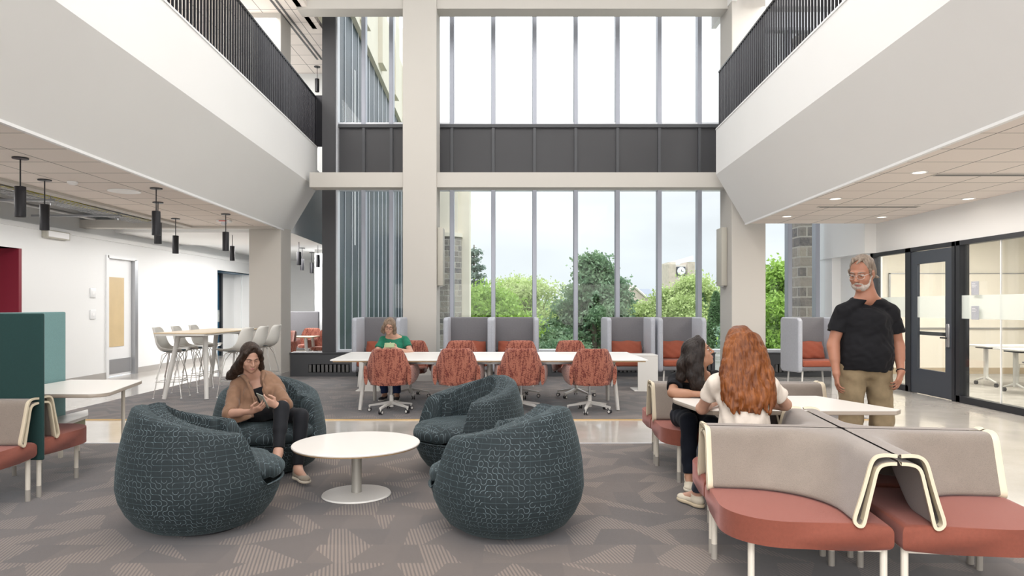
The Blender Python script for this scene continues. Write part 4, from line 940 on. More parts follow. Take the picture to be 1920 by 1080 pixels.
# ---- high back booth chairs
def make_booth(label, group):
    t = thing('high_back_booth', label, 'booth', (0,0,0), 0, group)   # opens to local -Y
    W = .44
    def wing(s_, nm):
        m = MB(); pts = [(-.36,.30),(-.33,.26),(.30,.24),(.36,.30),(.36,1.20),(.32,1.245),(-.30,1.245),(-.36,1.20)]
        A = [m.bm.verts.new((s_*(W-.085), y, z)) for y, z in pts]; B = [m.bm.verts.new((s_*(W+.0), y, z)) for y, z in pts]; fs = [m.bm.faces.new(A), m.bm.faces.new(B[::-1])]
        for i in range(8): fs.append(m.bm.faces.new([A[i], A[(i+1)%8], B[(i+1)%8], B[i]]))
        bmesh.ops.recalc_face_normals(m.bm, faces=fs); bmesh.ops.bevel(m.bm, geom=list({e for f in fs for e in f.edges}), offset=.03, segments=4, affect='EDGES', profile=.5)
        return m.build(nm, M['greylight'], t, angle=50)
    wing(-1, 'side_panel'); wing(1, 'side_panel')
    MB().box(-W+.06, W-.06, .25, .36, .28, 1.245, .03, 4).build('back_panel', M['greyfab'], t, angle=50)
    MB().box(-W+.07, W-.07, .22, .26, .60, .68, .015, 2).build('back_seam_pad', M['greyfab'], t, angle=50)
    MB().box(-W+.088, W-.088, -.36, .25, .36, .475, .035, 4).build('seat_cushion', M['rustseat'], t, angle=50)
    MB().box(-W+.07, W-.07, -.345, .25, .29, .365, .012, 2).build('seat_frame', M['greyfab'], t, angle=50)
    # soft back pillow
    Q = []; 
    for i in range(25):
        row = []
        for j in range(17):
            u, v = -1+2*i/24, -1+2*j/16; e_ = (1-abs(u)**3.2)*(1-abs(v)**3.2); row.append((u*.31*(1-.03*abs(v)), .165+.0-.085*max(0, e_)**.5+.006*math.sin(u*9+v*7)+.06*v, .635+v*.165*(1-.06*abs(u))+.006*math.sin(u*6)))
        Q.append(row)
    Qb = [[(x, .225+.06*((z-.635)/.165), z) for x, y, z in r] for r in Q]
    m = MB(); m.grid(Q); m.grid(Qb, flip=True)
    m.build('back_pillow', M['rustseat'], t, angle=80)
    for sx_ in (-1, 1):
        for y in (-.27, .25): MB().cyl((sx_*(W-.12), y, .29),(sx_*(W-.10), y-.02 if y < 0 else y, 0),.018,.013,n=10).build('leg', M['whitemetal'], t)
    return t
GB = 'grey high back booths along the windows'
bt = make_booth('grey high back booth behind the green shirted woman, left of the central column', GB); bt.location = (-2.42, 12.75, .008); bt.rotation_euler[2] = math.radians(-2)
for x, y, r, lb in ((-.80, 12.85, 0, 'grey high back booth, first one right of the central column'), (.045, 12.85, 0, 'grey high back booth, second one right of the central column'), (2.14, 12.85, 2, 'grey high back booth behind the white side table, left of a pair'), (3.06, 12.85, 3, 'grey high back booth behind the black haired woman, right of a pair'), (5.52, 12.75, 4, 'grey high back booth beside the standing man, in front of the narrow window')):
    dup(bt, (x, y, .008), math.radians(r), lb)
# ---- waterfall side tables
def side_table(x, y, rz, label, first=[None]):
    if first[0] is None:
        t = thing('side_table', label, 'side table', (x, y, .008), rz, 'white waterfall side tables'); w = .20
        MB().box(-w, w, -.22, .22, .60, .622, .004, 2).build('top', M['deskwhite'], t); MB().box(w-.02, w, -.22, .22, .02, .60).build('upright', M['whitemetal'], t, smooth=False); MB().box(-w+.06, w, -.22, -.20, .02, .60).build('front_panel', M['whitemetal'], t, smooth=False); MB().box(-w, w, -.22, .22, 0, .02, .004, 2).build('base', M['whitemetal'], t)
        first[0] = t; return t
    return dup(first[0], (x, y, .008), rz, label)
side_table(2.28, 12.0, 0, 'white waterfall side table in front of the right pair of booths'); side_table(-2.46, 12.0, 0, 'white waterfall side table left of the green shirted woman')
# ---- bar height table with shell stools
t = thing('bar_table', 'tall oak topped table with white splayed legs in the left corridor', 'table', (0,0,0))
hp = [(-5.43,10.5)] + [(-4.72,10.42),(-4.62,10.46),(-4.57,10.6)] + [(-4.62,12.7),(-5.48,12.7)]
MB().prism(hp, 1.035, 1.055, .004, 1).build('tabletop', M['oak'], t, angle=30); MB().prism([(x*1.0+(.02 if x < -5 else -.02), y) for x, y in hp], 1.01, 1.035).build('edge_band', M['whitemetal'], t, smooth=False)
for x, dx in ((-5.24,-.17),(-4.82,.07)):
    for y, dy in ((10.9,-.12),(12.3,.12)): MB().cyl((x,y,1.01),(x+dx,y+dy,.012),.038,.033,n=16).build('leg', M['whitemetal'], t)
for y in (10.9, 12.3): MB().tube([(-5.26,y,.99),(-5.1,y,1.0),(-4.9,y,1.0),(-4.80,y,.99)], .03, 8).build('leg_bridge', M['whitemetal'], t)
MB().box(-5.1, -4.95, 11.3, 11.9, .99, 1.008).build('power_tray', M['steel'], t, smooth=False)
def make_stool(label, m_, group):
    t = thing('bar_stool', label, 'stool', (0,0,0), 0, group)   # faces local +Y
    # side profile of the bucket shell: seat front -> rear -> up the back
    prof = [(.22,.735),(.18,.742),(.08,.728),(-.03,.722),(-.12,.735),(-.175,.775),(-.205,.84),(-.225,.93),(-.245,1.02),(-.27,1.09),(-.29,1.115)]
    Q = []
    for k, (y, z) in enumerate(prof):
        v = k/(len(prof)-1); w = .225-.02*v if v < .6 else .213-.10*((v-.6)/.4)**2; row = []
        for i in range(17):
            u = -1+2*i/16; lift = .055*abs(u)**3*(1-v)**.5 if v < .55 else 0; fwd = .075*abs(u)**2.4*smooth01((v-.25)/.3)
            row.append((u*w, y+fwd, z+lift+.03*abs(u)**2.5*(1 if .25 < v < .7 else 0)))
        Q.append(row)
    m = MB(); m.grid(Q); s_ = m.build('shell', m_, t, angle=80); md = s_.modifiers.new('solid', 'SOLIDIFY'); md.thickness = .012; sb = s_.modifiers.new('sub', 'SUBSURF'); sb.levels = 1; sb.render_levels = 1
    m = MB(); m.prism(roundrect(-.17,.17,-.11,.18,.08,6), .737, .757, .008, 2); m.build('seat_pad', M['bluepad'], t)
    for sx_ in (-1, 1):
        m = MB(); m.tube([(sx_*.19,.21,.012),(sx_*.13,.12,.68),(sx_*.10,.08,.715),(sx_*.10,-.05,.712),(sx_*.13,-.10,.68),(sx_*.19,-.21,.012)], .0075, 8); m.build('leg_frame', M['chrome'], t)
        m = MB(); m.tube([(sx_*.04,.05,.715),(sx_*.13,.10,.60),(sx_*.17,.18,.30)], .006, 6); m.tube([(sx_*.04,-.05,.712),(sx_*.13,-.09,.60),(sx_*.17,-.18,.30)], .006, 6); m.build('brace', M['chrome'], t)
        for y in (.21, -.21): MB().cyl((sx_*.19,y,0),(sx_*.19,y,.014),.014,n=10).build('glide', M['trimwhite'], t)
    m = MB(); z = .26; q = [(.172,.184),(-.172,.184),(-.172,-.184),(.172,-.184)]; m.tube([(x, y, z) for x, y in q], .006, 6, closed=True); m.tube([(.166,.176,z+.03),(-.166,.176,z+.03)], .006, 6); m.build('footrest', M['chrome'], t)
    return t
GH = 'white shell bar stools at the tall table'
st = make_stool('white shell bar stool nearest on the left side of the tall table', M['shell'], GH); st.location = (-5.42, 11.05, .008); st.rotation_euler[2] = math.radians(-84)
for x, y, r, lb in ((-5.47, 11.75, -86, 'middle white shell bar stool on the left side of the tall table'), (-5.5, 12.45, -88, 'farthest white shell bar stool on the left side of the tall table'),
                    (-4.42, 11.1, 80, 'white shell bar stool nearest on the right side of the tall table'), (-4.45, 11.85, 82, 'middle white shell bar stool on the right side of the tall table'), (-4.48, 12.6, 84, 'farthest white shell bar stool on the right side, against the left column')):
    dup(st, (x, y, .008), math.radians(r), lb)
# ---- classroom furniture
def flip_table(x, y, label, first=[None]):
    if first[0] is None:
        t = thing('flip_top_table', label, 'table', (x, y, .008), 0, 'flip top tables in the glass room')
        MB().prism(roundrect(-.75,.75,-.3,.3,.05), .715, .74, .004, 1).build('tabletop', M['deskwhite'], t, angle=30)
        for s_ in (-.55, .55):
            l = MB().box(s_-.03, s_+.03, -.03, .03, .10, .68, .006, 1).build('leg', M['whitemetal'], t); MB().box(s_-.06, s_+.06, -.2, .2, .68, .714).build('hinge_plate', M['black'], l, smooth=False)
            m = MB(); m.cyl((s_,0,.16),(s_,-.27,.08),.022,.016,n=8); m.cyl((s_,0,.16),(s_,.27,.08),.022,.016,n=8); m.build('foot', M['whitemetal'], l)
            for y_ in (-.27, .27): MB().cyl((s_-.02,y_,.035),(s_+.02,y_,.035),.035,n=14).build('caster', M['tyre'], t)
        first[0] = t; return t
    return dup(first[0], (x, y, .008), 0, label)
flip_table(9.19, 12.64, 'white flip top table farther back in the glass room'); flip_table(8.94, 11.55, 'white flip top table nearer the glass, at the right edge of the picture')
def mesh_chair(x, y, rz, label, first=[None]):
    if first[0] is None:
        t = thing('classroom_chair', label, 'chair', (x, y, .008), rz, 'chairs in the glass room')
        m = MB(); m.prism(roundrect(-.23,.23,-.22,.22,.08,6), .445, .47, .01, 2); m.build('seat', M['greyfab'], t)
        Q = [[(u*.22, -.24-.05*(z-.5)+.03*u*u, z) for u in np.linspace(-1, 1, 9)] for z in (.56,.60,.70,.80,.86,.88)]; m = MB(); m.grid(Q); b = m.build('backrest', M['shell'], t); b.modifiers.new('s', 'SOLIDIFY').thickness = .012
        for s_ in (-1, 1): MB().tube([(s_*.22,-.26,.86),(s_*.225,-.22,.5),(s_*.22,.05,.44),(s_*.23,.22,.42),(s_*.24,.26,.02)], .010, 8).build('leg', M['chrome'], t); MB().tube([(s_*.21,-.05,.44),(s_*.24,-.27,.02)], .010, 8).build('leg', M['chrome'], t)
        first[0] = t; return t
    return dup(first[0], (x, y, .008), rz, label)
mesh_chair(9.25, 12.1, 0, 'pale backed chair behind the glass, between the two flip top tables'); mesh_chair(9.0, 11.0, 0, 'chair at the right edge of the picture in the glass room')
# ============================================================ PEOPLE : signed distance bodies meshed with surface nets
def V3(*a): return np.array(a, dtype=np.float64)
def nrm(v): return v/np.linalg.norm(v)
class Field:
    def __init__(s, lo, hi, res=.0055):
        s.lo = np.array(lo, float); s.res = res; s.n = np.ceil((np.array(hi)-s.lo)/res).astype(int)+1; s.f = np.full(s.n, .25, np.float32)
    def _sub(s, lo, hi):
        a = np.clip(((np.array(lo)-s.lo)/s.res).astype(int), 0, s.n); b = np.clip(((np.array(hi)-s.lo)/s.res).astype(int)+2, 0, s.n)
        if (b <= a).any(): return None, None
        ax = [(s.lo[i]+s.res*np.arange(a[i], b[i])).astype(np.float32) for i in range(3)]
        return tuple(slice(a[i], b[i]) for i in range(3)), np.meshgrid(*ax, indexing='ij')
    def _join(s, sl, d, k, neg=False):
        f = s.f[sl]
        if neg: d = -d; h = np.clip(.5-.5*(d-f)/k*-1, 0, 1); h = np.clip(.5+.5*(d-f)/k, 0, 1); s.f[sl] = f*(1-h)+d*h+k*h*(1-h)
        else: h = np.clip(.5+.5*(d-f)/k, 0, 1); s.f[sl] = d*(1-h)+f*h-k*h*(1-h)
    def cap(s, p, q, r1, r2=None, k=.02, neg=False, flat=None):
        """tapered capsule; flat=(axis, factor) squashes the section along an axis"""
        r2 = r1 if r2 is None else r2; p, q = np.array(p, float), np.array(q, float); m = max(r1, r2)*1.3+k+.03
        sl, g = s._sub(np.minimum(p, q)-m, np.maximum(p, q)+m)
        if sl is None: return s
        d = q-p; L2 = max(1e-9, d@d); v = [g[i]-p[i] for i in range(3)]; t = np.clip((v[0]*d[0]+v[1]*d[1]+v[2]*d[2])/L2, 0, 1)
        w = [v[i]-t*d[i] for i in range(3)]
        if flat is not None:
            ax, fc = np.array(flat[0], float), flat[1]; ax = ax/np.linalg.norm(ax); c = w[0]*ax[0]+w[1]*ax[1]+w[2]*ax[2]
            w = [w[i]+(fc-1)*c*ax[i] for i in range(3)]
        s._join(sl, (np.sqrt(w[0]**2+w[1]**2+w[2]**2)-(r1+(r2-r1)*t)).astype(np.float32), k, neg); return s
    def ell(s, c, r, R=None, k=.02, neg=False):
        c, r = np.array(c, float), np.array(r, float); m = r.max()+k+.03; sl, g = s._sub(c-m, c+m)
        if sl is None: return s
        v = [g[i]-c[i] for i in range(3)]
        if R is not None: v = [sum(R[j, i]*v[j] for j in range(3)) for i in range(3)]
        k0 = np.sqrt(sum((v[i]/r[i])**2 for i in range(3)))+1e-6; k1 = np.sqrt(sum((v[i]/r[i]**2)**2 for i in range(3)))+1e-6
        s._join(sl, (k0*(k0-1)/k1).astype(np.float32), k, neg); return s
    def plane(s, p, n, lo, hi, k=.004):
        """cut away the side n points to, inside a box"""
        sl, g = s._sub(lo, hi)
        if sl is None: return s
        p, n = np.array(p, float), nrm(np.array(n, float)); d = (g[0]-p[0])*n[0]+(g[1]-p[1])*n[1]+(g[2]-p[2])*n[2]
        s.f[sl] = np.maximum(s.f[sl], d.astype(np.float32)); return s
    def cut(s, p, n):
        return s.plane(p, n, s.lo-1, s.lo+s.n*s.res+1)
    def like(s): g = Field.__new__(Field); g.lo, g.n, g.res = s.lo, s.n, s.res; g.f = np.full(s.n, .25, np.float32); return g
    def merge(s, o, k=.02):
        h = np.clip(.5+.5*(o.f-s.f)/k, 0, 1); s.f = o.f*(1-h)+s.f*h-k*h*(1-h); return s
    def wrinkle(s, amp, freq, seed=0, stretch=(1,1,1)):
        r_ = np.random.default_rng(seed); ax = [(s.lo[i]+s.res*np.arange(s.n[i])).astype(np.float32) for i in range(3)]
        out = 0
        for j in range(5):
            d = r_.normal(size=3)*np.array(stretch); d /= np.linalg.norm(d); fq = freq*(.6+.9*r_.random()); ph = r_.random(4)*6.28
            A = ax[0][:,None,None]*d[0]*fq+ax[1][None,:,None]*d[1]*fq+ax[2][None,None,:]*d[2]*fq
            B = ax[0][:,None,None]*d[2]*fq*.37+ax[1][None,:,None]*d[0]*fq*.31+ax[2][None,None,:]*d[1]*fq*.4
            out = out+np.sin(A+1.6*np.sin(B+ph[0])+ph[1])
        near = np.abs(s.f) < .04; s.f[near] += (amp*.4*out[near]).astype(np.float32); return s
    def mesh(s, name, m, parent=None, smooth_it=2):
        f = s.f; f = f.copy(); f[0] = f[-1] = .1; f[:,0] = f[:,-1] = .1; f[:,:,0] = f[:,:,-1] = .1
        nx, ny, nz_ = f.shape; sg = f < 0; cnt = np.zeros((nx-1, ny-1, nz_-1), np.int8)
        for a in (0,1):
            for b in (0,1):
                for c in (0,1): cnt += sg[a:nx-1+a, b:ny-1+b, c:nz_-1+c]
        act = (cnt > 0) & (cnt < 8); idx = np.full(act.shape, -1, np.int32); I = np.argwhere(act); idx[act] = np.arange(len(I))
        if len(I) == 0: return None
        acc = np.zeros((len(I), 3)); wt = np.zeros(len(I)); corners = [(a,b,c) for a in (0,1) for b in (0,1) for c in (0,1)]
        for ca in corners:
            for ax_ in range(3):
                if ca[ax_]: continue
                cb = list(ca); cb[ax_] = 1; A = f[I[:,0]+ca[0], I[:,1]+ca[1], I[:,2]+ca[2]]; B = f[I[:,0]+cb[0], I[:,1]+cb[1], I[:,2]+cb[2]]
                x = (A < 0) != (B < 0); t = np.where(x, A/(A-B+1e-12), 0); p = np.tile(np.array(ca, float), (len(I),1)); p[:,ax_] = t
                acc[x] += p[x]; wt[x] += 1
        co = (I+acc/wt[:,None])*s.res+s.lo; quads = []
        for ax_ in range(3):
            o1, o2 = (ax_+1) % 3, (ax_+2) % 3; sA = [slice(1,-1)]*3; sA[ax_] = slice(0,-1); sB = list(sA); sB[ax_] = slice(1,None)
            A = sg[tuple(sA)]; B = sg[tuple(sB)]; E = np.argwhere(A != B); fl = A[tuple(E.T)]; E = E+np.array([0 if i == ax_ else 1 for i in range(3)])
            def at(d1, d2): q = E.copy(); q[:,o1] -= d1; q[:,o2] -= d2; return idx[tuple(q.T)]
            q = np.stack([at(1,1), at(0,1), at(0,0), at(1,0)], 1); q[~fl] = q[~fl][:, ::-1]; quads.append(q)
        Q = np.concatenate(quads); Q = Q[(Q >= 0).all(1)]
        for _ in range(smooth_it):
            sm = np.zeros_like(co); c_ = np.zeros(len(co))
            for a, b in ((0,1),(1,2),(2,3),(3,0)):
                np.add.at(sm, Q[:,a], co[Q[:,b]]); np.add.at(c_, Q[:,a], 1); np.add.at(sm, Q[:,b], co[Q[:,a]]); np.add.at(c_, Q[:,b], 1)
            co = co*.5+.5*sm/np.maximum(c_, 1)[:,None]
        me = bpy.data.meshes.new(name); me.vertices.add(len(co)); me.loops.add(4*len(Q)); me.polygons.add(len(Q)); me.vertices.foreach_set('co', co.astype(np.float32).ravel())
        me.loops.foreach_set('vertex_index', Q.astype(np.int32).ravel()); me.polygons.foreach_set('loop_start', np.arange(0, 4*len(Q), 4, dtype=np.int32)); me.update()
        o = link(name, me, m, parent, True, 180); o['_tmp'] = 0; del o['_tmp']; return o
def skinmat(name, col, lip=None):
    m = mat(name, col, .5, 0, .4, var=.05, vscale=14); b = m.node_tree.nodes['Principled BSDF']; b.inputs['Subsurface Weight'].default_value = .08; b.inputs['Subsurface Radius'].default_value = (.01,.004,.002); return m
def hairmat(name, c1, c2, scale=60, rough=.42, zs=.06):
    g = G(name); o = g.coord('Object'); x, y, z = g.sep(o); n = g.noise(g.comb(x, y, g.math('MULTIPLY', z, zs)), scale, 3, .6); n2 = g.noise(o, 9, 2)
    g.col(g.mix(g.maprange(g.math('ADD', n, g.math('MULTIPLY', n2, .5)), .5, 1.0), c1, c2)); g.rough(rough); g.bump(n, .7, .01); g.b.inputs['Specular IOR Level'].default_value = .28; return g.m
def cloth(name, col, sheen=.2, rough=.85, bump=.25, var=.06):
    return mat(name, col, rough, 0, .2, var=var, vscale=25, bump=bump, bscale=350, sheen=sheen)
def frame(fwd, up=(0,0,1)):
    f = nrm(np.array(fwd, float)); r = nrm(np.cross(f, np.array(up, float))); u = np.cross(r, f); return r, f, u      # r = anatomical right
class Head:
    """local axes: r (to the person's right), f (face), u (crown)"""
    def __init__(s, c, fwd, up=(0,0,1), k=1.0):
        s.c = np.array(c, float); s.r, s.f, s.u = frame(fwd, up); s.k = k; s.R = np.stack([s.r, s.f, s.u], 1)
    def P(s, x, y, z): return s.c+s.k*(x*s.r+y*s.f+z*s.u)
    def ell(s, F, c, r, k=.012, neg=False): F.ell(s.P(*c), np.array(r)*s.k, s.R, k, neg)
    def cap(s, F, a, b, r1, r2=None, k=.010, neg=False): F.cap(s.P(*a), s.P(*b), r1*s.k, (r1 if r2 is None else r2)*s.k, k, neg)
    def build(s, F, male=False, nose=1.0):
        br = .010 if male else .0065
        s.ell(F, (0,-.012,.035), (.073,.094,.086)); s.ell(F, (0,.018,-.035), (.062,.070,.078), .03); s.ell(F, (0,.040,-.070), (.041 if not male else .052,.043,.040), .03)
        s.cap(F, (0,.070,-.098), (0,.068,-.092), .019 if not male else .023, k=.018)
        for q in (-1, 1):
            s.ell(F, (q*.040,.052,-.028), (.026,.028,.026), .02); s.cap(F, (q*.010,.084,.028), (q*.046,.070,.026), br, br*.8, .014)
            s.cap(F, (q*.048,.020,-.072), (q*.058,-.01,-.03), .018, .016, .02)
            s.ell(F, (q*.031,.096,.006), (.017,.014,.0105), .010, True); s.ell(F, (q*.031,.0745,.006), (.0135,.0135,.012), .003)
            s.ell(F, (q*.076,-.008,-.004), (.009,.019,.031), .006); s.ell(F, (q*.085,-.004,.002), (.006,.010,.016), .005, True)
            s.ell(F, (q*.0115,.098,-.031), (.0085*nose,.010,.0075), .006)
        s.cap(F, (0,.086,.018), (0,.111*(1 if nose == 1 else 1.02),-.026), .0075, .0105*nose, .010)
        s.cap(F, (-.019,.083,-.060), (.019,.083,-.060), .0075, k=.006); s.cap(F, (-.010,.089,-.0585), (.010,.089,-.0585), .0058, k=.005); s.cap(F, (-.013,.086,-.069), (.013,.086,-.069), .0072, k=.005)
        s.cap(F, (-.020,.096,-.0643), (.020,.096,-.0643), .0016, k=.003, neg=True)
    def features(s, parent, iris, brow, lips, gaze=(0,0), closed=.0, beard=False):
        W = M.setdefault('eyewhite', mat('eye_white', (.55,.52,.49), .3)); K = M.setdefault('pupil', mat('pupil', (.01,.01,.01), .2)); LA = M.setdefault('lash', mat('lashes', (.02,.014,.012), .7))
        rt = s.R
        def add(nm, c, r, m, par=parent):
            b = MB(); bmesh.ops.create_uvsphere(b.bm, u_segments=20, v_segments=12, radius=1); Mx = Matrix(((rt[0,0]*r[0]*s.k, rt[0,1]*r[1]*s.k, rt[0,2]*r[2]*s.k), (rt[1,0]*r[0]*s.k, rt[1,1]*r[1]*s.k, rt[1,2]*r[2]*s.k), (rt[2,0]*r[0]*s.k, rt[2,1]*r[1]*s.k, rt[2,2]*r[2]*s.k)))
            c = s.P(*c)
            for v in b.bm.verts: v.co = Mx @ v.co+Vector(c)
            return b.build(nm, m, par, angle=180)
        for q in (-1, 1):
            if closed < .6:
                e = add('eye', (q*.031,.0750,.006-.003*closed), (.0125,.0125,.0085*(1-closed)+.001), W); add('iris', (q*.031+gaze[0]*.004,.0856,.006-.003*closed+gaze[1]*.003), (.0050,.0035,.0050*(1-closed*.6)), iris, e); add('pupil', (q*.031+gaze[0]*.0045,.0882,.006-.003*closed+gaze[1]*.003), (.0024,.0015,.0024), K, e)
            b = MB(); n = 9; pts = [s.P(q*(.017+.029*t), .0885-.012*t*t*1.0-.002*(1-t), .0135-.0105*closed+.0035*math.sin(PI*t)-.006*t*closed*.3) for t in np.linspace(0, 1, n)]
            b.tube(pts, [.0008+.0011*math.sin(PI*i/(n-1)) for i in range(n)], 6); b.build('lash_line', LA, parent, angle=180)
            b = MB(); pts = [s.P(q*(.012+.038*t), .0965-.020*t*t, .027+.006*math.sin(PI*t*.8)-.003*t) for t in np.linspace(0, 1, n)]
            b.tube(pts, [.0018+.0018*math.sin(PI*min(1, .15+i/(n-1))) for i in range(n)], 6); b.build('eyebrow', brow, parent, angle=180)
        for nm, z, y, w, r in (('upper_lip',-.0598,.0938,.021,.0052),('lower_lip',-.0690,.0918,.018,.0062)):
            b = MB(); n = 11; pts = [s.P(w*t, y-.010*t*t, z+(.0015*math.cos(t*PI*2)*(1 if nm[0] == 'u' else 0))+(-.001*abs(t) if nm[0] == 'u' else .002*t*t)) for t in np.linspace(-1, 1, n)]
            b.tube(pts, [r*(.25+.75*math.cos(t*PI/2)**.7) for t in np.linspace(-.97, .97, n)], 8); b.build(nm, lips, parent, angle=180)
def hand(F, wrist, dr, nrm_, thumb, curl=(.35,.4,.45,.5), sc=1.0, spread=.10, thumbcurl=.3):
    """dr: finger direction, nrm_: back-of-hand normal, thumb: +1/-1 side along cross(dr, nrm)"""
    d = nrm(np.array(dr, float)); n = np.array(nrm_, float); n = nrm(n-d*(n@d)); s_ = np.cross(d, n)*thumb; W = np.array(wrist, float)
    offs = [.027, .009, -.009, -.026]; ln = [.92, 1.0, .94, .76]; plen = [.088, .092, .088, .080]
    for i in range(4):
        kn = W+d*plen[i]*sc+s_*offs[i]*sc+n*(.003-.0015*abs(i-1.2))
        F.cap(W+s_*offs[i]*.55*sc+d*.01, kn, .0135*sc, .0115*sc, .012)
        p = kn; ang = curl[i]*.9; fd = nrm(d+s_*offs[i]/.03*spread)
        for j, (l, r) in enumerate(((.044,.0088),(.027,.0080),(.021,.0072))):
            dd = math.cos(ang)*fd-math.sin(ang)*n; q = p+dd*l*ln[i]*sc; F.cap(p, q, r*sc, (r-.0007)*sc, .0035); p = q; ang += curl[i]*1.1
    b = W+d*.022*sc+s_*.022*sc; t1 = b+(d*.55+s_*.72-n*.25)*.042*sc; F.cap(W+d*.02*sc+s_*.012*sc, t1, .0155*sc, .0115*sc, .012)
    td = nrm(d*(.85+thumbcurl*.2)+s_*(.45-thumbcurl*.8)-n*(.2+thumbcurl*.5)); t2 = t1+td*.032*sc; F.cap(t1, t2, .0105*sc, .0095*sc, .006); t3 = t2+nrm(td-s_*.25*thumbcurl*2)*.024*sc; F.cap(t2, t3, .0092*sc, .0078*sc, .004)
def limb(F, a, b, c, r, k=.025, bulge=0):
    """a-b-c with radii r[0..3]: start, mid-joint, below joint, end"""
    F.cap(a, b, r[0], r[1], k); F.cap(b, c, r[1], r[3], k); m = b+(c-b)*.28; F.cap(b+(c-b)*.12, b+(c-b)*.5, r[2], r[2]*.8, k)
def make_person(spec):
    J = {k_: np.array(v, float) for k_, v in spec['J'].items()}; g = spec.get('g', {}); nm = spec['label']
    root = thing('person', nm, 'person', (0,0,0))
    allp = np.array(list(J.values())); pad = np.array([.20,.20,.20]); lo, hi = allp.min(0)-pad, allp.max(0)+pad; lo[2] = max(lo[2], -.02); res = spec.get('res', .0055)
    sh = J['shR']-J['shL']; rx = nrm(sh); up = nrm((J['shR']+J['shL'])/2-(J['hipR']+J['hipL'])/2); fw = nrm(np.cross(up, rx)); T = np.stack([rx, fw, up], 1)
    hipx = nrm(J['hipR']-J['hipL']); wd = spec.get('w', 1.0)
    cs, ch = (J['shR']+J['shL'])/2, (J['hipR']+J['hipL'])/2; SW = np.linalg.norm(sh)/2; sp = cs-ch; bend = np.array(spec.get('spine', (0,0,0)), float)
    def on(t): return ch+sp*t+bend*math.sin(PI*t)
    def torso(F, inf=0., k=.05, low=True):
        dp = spec.get('depth', 1.0)
        F.ell(on(.80)-fw*.005, (SW*.86+inf, .105*dp+inf, .125+inf), T, k); F.ell(on(.55), (SW*.80*wd+inf, .105*dp+inf, .15+inf), T, k)
        F.ell(on(.30)+fw*spec.get('belly', 0)*.5, (SW*.70*wd*spec.get('waist', 1)+inf, .098*dp+spec.get('belly', 0)+inf, .13+inf), T, k)
        F.ell(on(.05), (SW*.80*wd*spec.get('hips', 1)+inf, .115*dp+inf, .12+inf), T, k)
        F.cap(J['shR']-up*.008, on(1.0)+up*spec.get('trap', .035), .046*spec.get('shr', 1)+inf*.5, .052+inf*.5, k*.5); F.cap(J['shL']-up*.008, on(1.0)+up*spec.get('trap', .035), .046*spec.get('shr', 1)+inf*.5, .052+inf*.5, k*.5)
        if spec.get('bust', 0):
            for q in (-1, 1): F.ell(on(.66)+rx*q*SW*.42+fw*.085, (.062*spec['bust']+inf,.055*spec['bust']+inf,.062*spec['bust']+inf), T, .03)
    H = Head(J['head'], spec['face'], spec.get('headup', (0,0,1)), spec.get('hk', 1.0))
    ar = spec.get('arm', 1.0); lr = spec.get('legr', 1.0)
    # ---- body
    F = Field(lo, hi, res); torso(F, -.012); nb = on(1.0)+up*spec.get('trap', .035); F.cap(nb-up*.02, H.P(0,-.028,-.055), .056*spec.get('neck',1), .052*spec.get('neck',1), .03); F.cap(on(.97)+rx*.08, H.P(0,-.02,-.09), .035, .045, .04); F.cap(on(.97)-rx*.08, H.P(0,-.02,-.09), .035, .045, .04)
    for s_ in 'RL':
        limb(F, J['sh'+s_], J['el'+s_], J['wr'+s_], [.050*ar,.038*ar,.040*ar,.0255*ar]); limb(F, J['hip'+s_], J['kn'+s_], J['an'+s_], [.085*lr,.055*lr,.052*lr,.036*lr])
        F.cap(J['an'+s_], J['toe'+s_], .034, .022, .03); F.cap(J['an'+s_]+(J['an'+s_]-J['kn'+s_])*.06, J['toe'+s_], .030, .02, .02)
        hd = spec['hand'+s_]; wr = J['wr'+s_]; F.cap(wr, wr+nrm(np.array(hd[0],float))*.02, .025*ar, .022, .012); hand(F, wr, hd[0], hd[1], hd[2], hd[3], spec.get('handk', .95), thumbcurl=hd[4] if len(hd) > 4 else .3)
    H.build(F, spec.get('male', False), spec.get('nose', 1.0))
    body = F.mesh('body', spec['skin'], root)
    H.features(root, spec['iris'], spec['brow'], spec['lips'], spec.get('gaze', (0,0)), spec.get('closed', 0))
    out = dict(wd=wd*spec.get('hips', 1), hd=.112*spec.get('depth', 1.0), root=root, J=J, H=H, on=on, up=up, fw=fw, rx=rx, T=T, SW=SW, torso=torso, lo=lo, hi=hi, res=res, ar=ar, lr=lr, nb=nb, body=body)
    return out
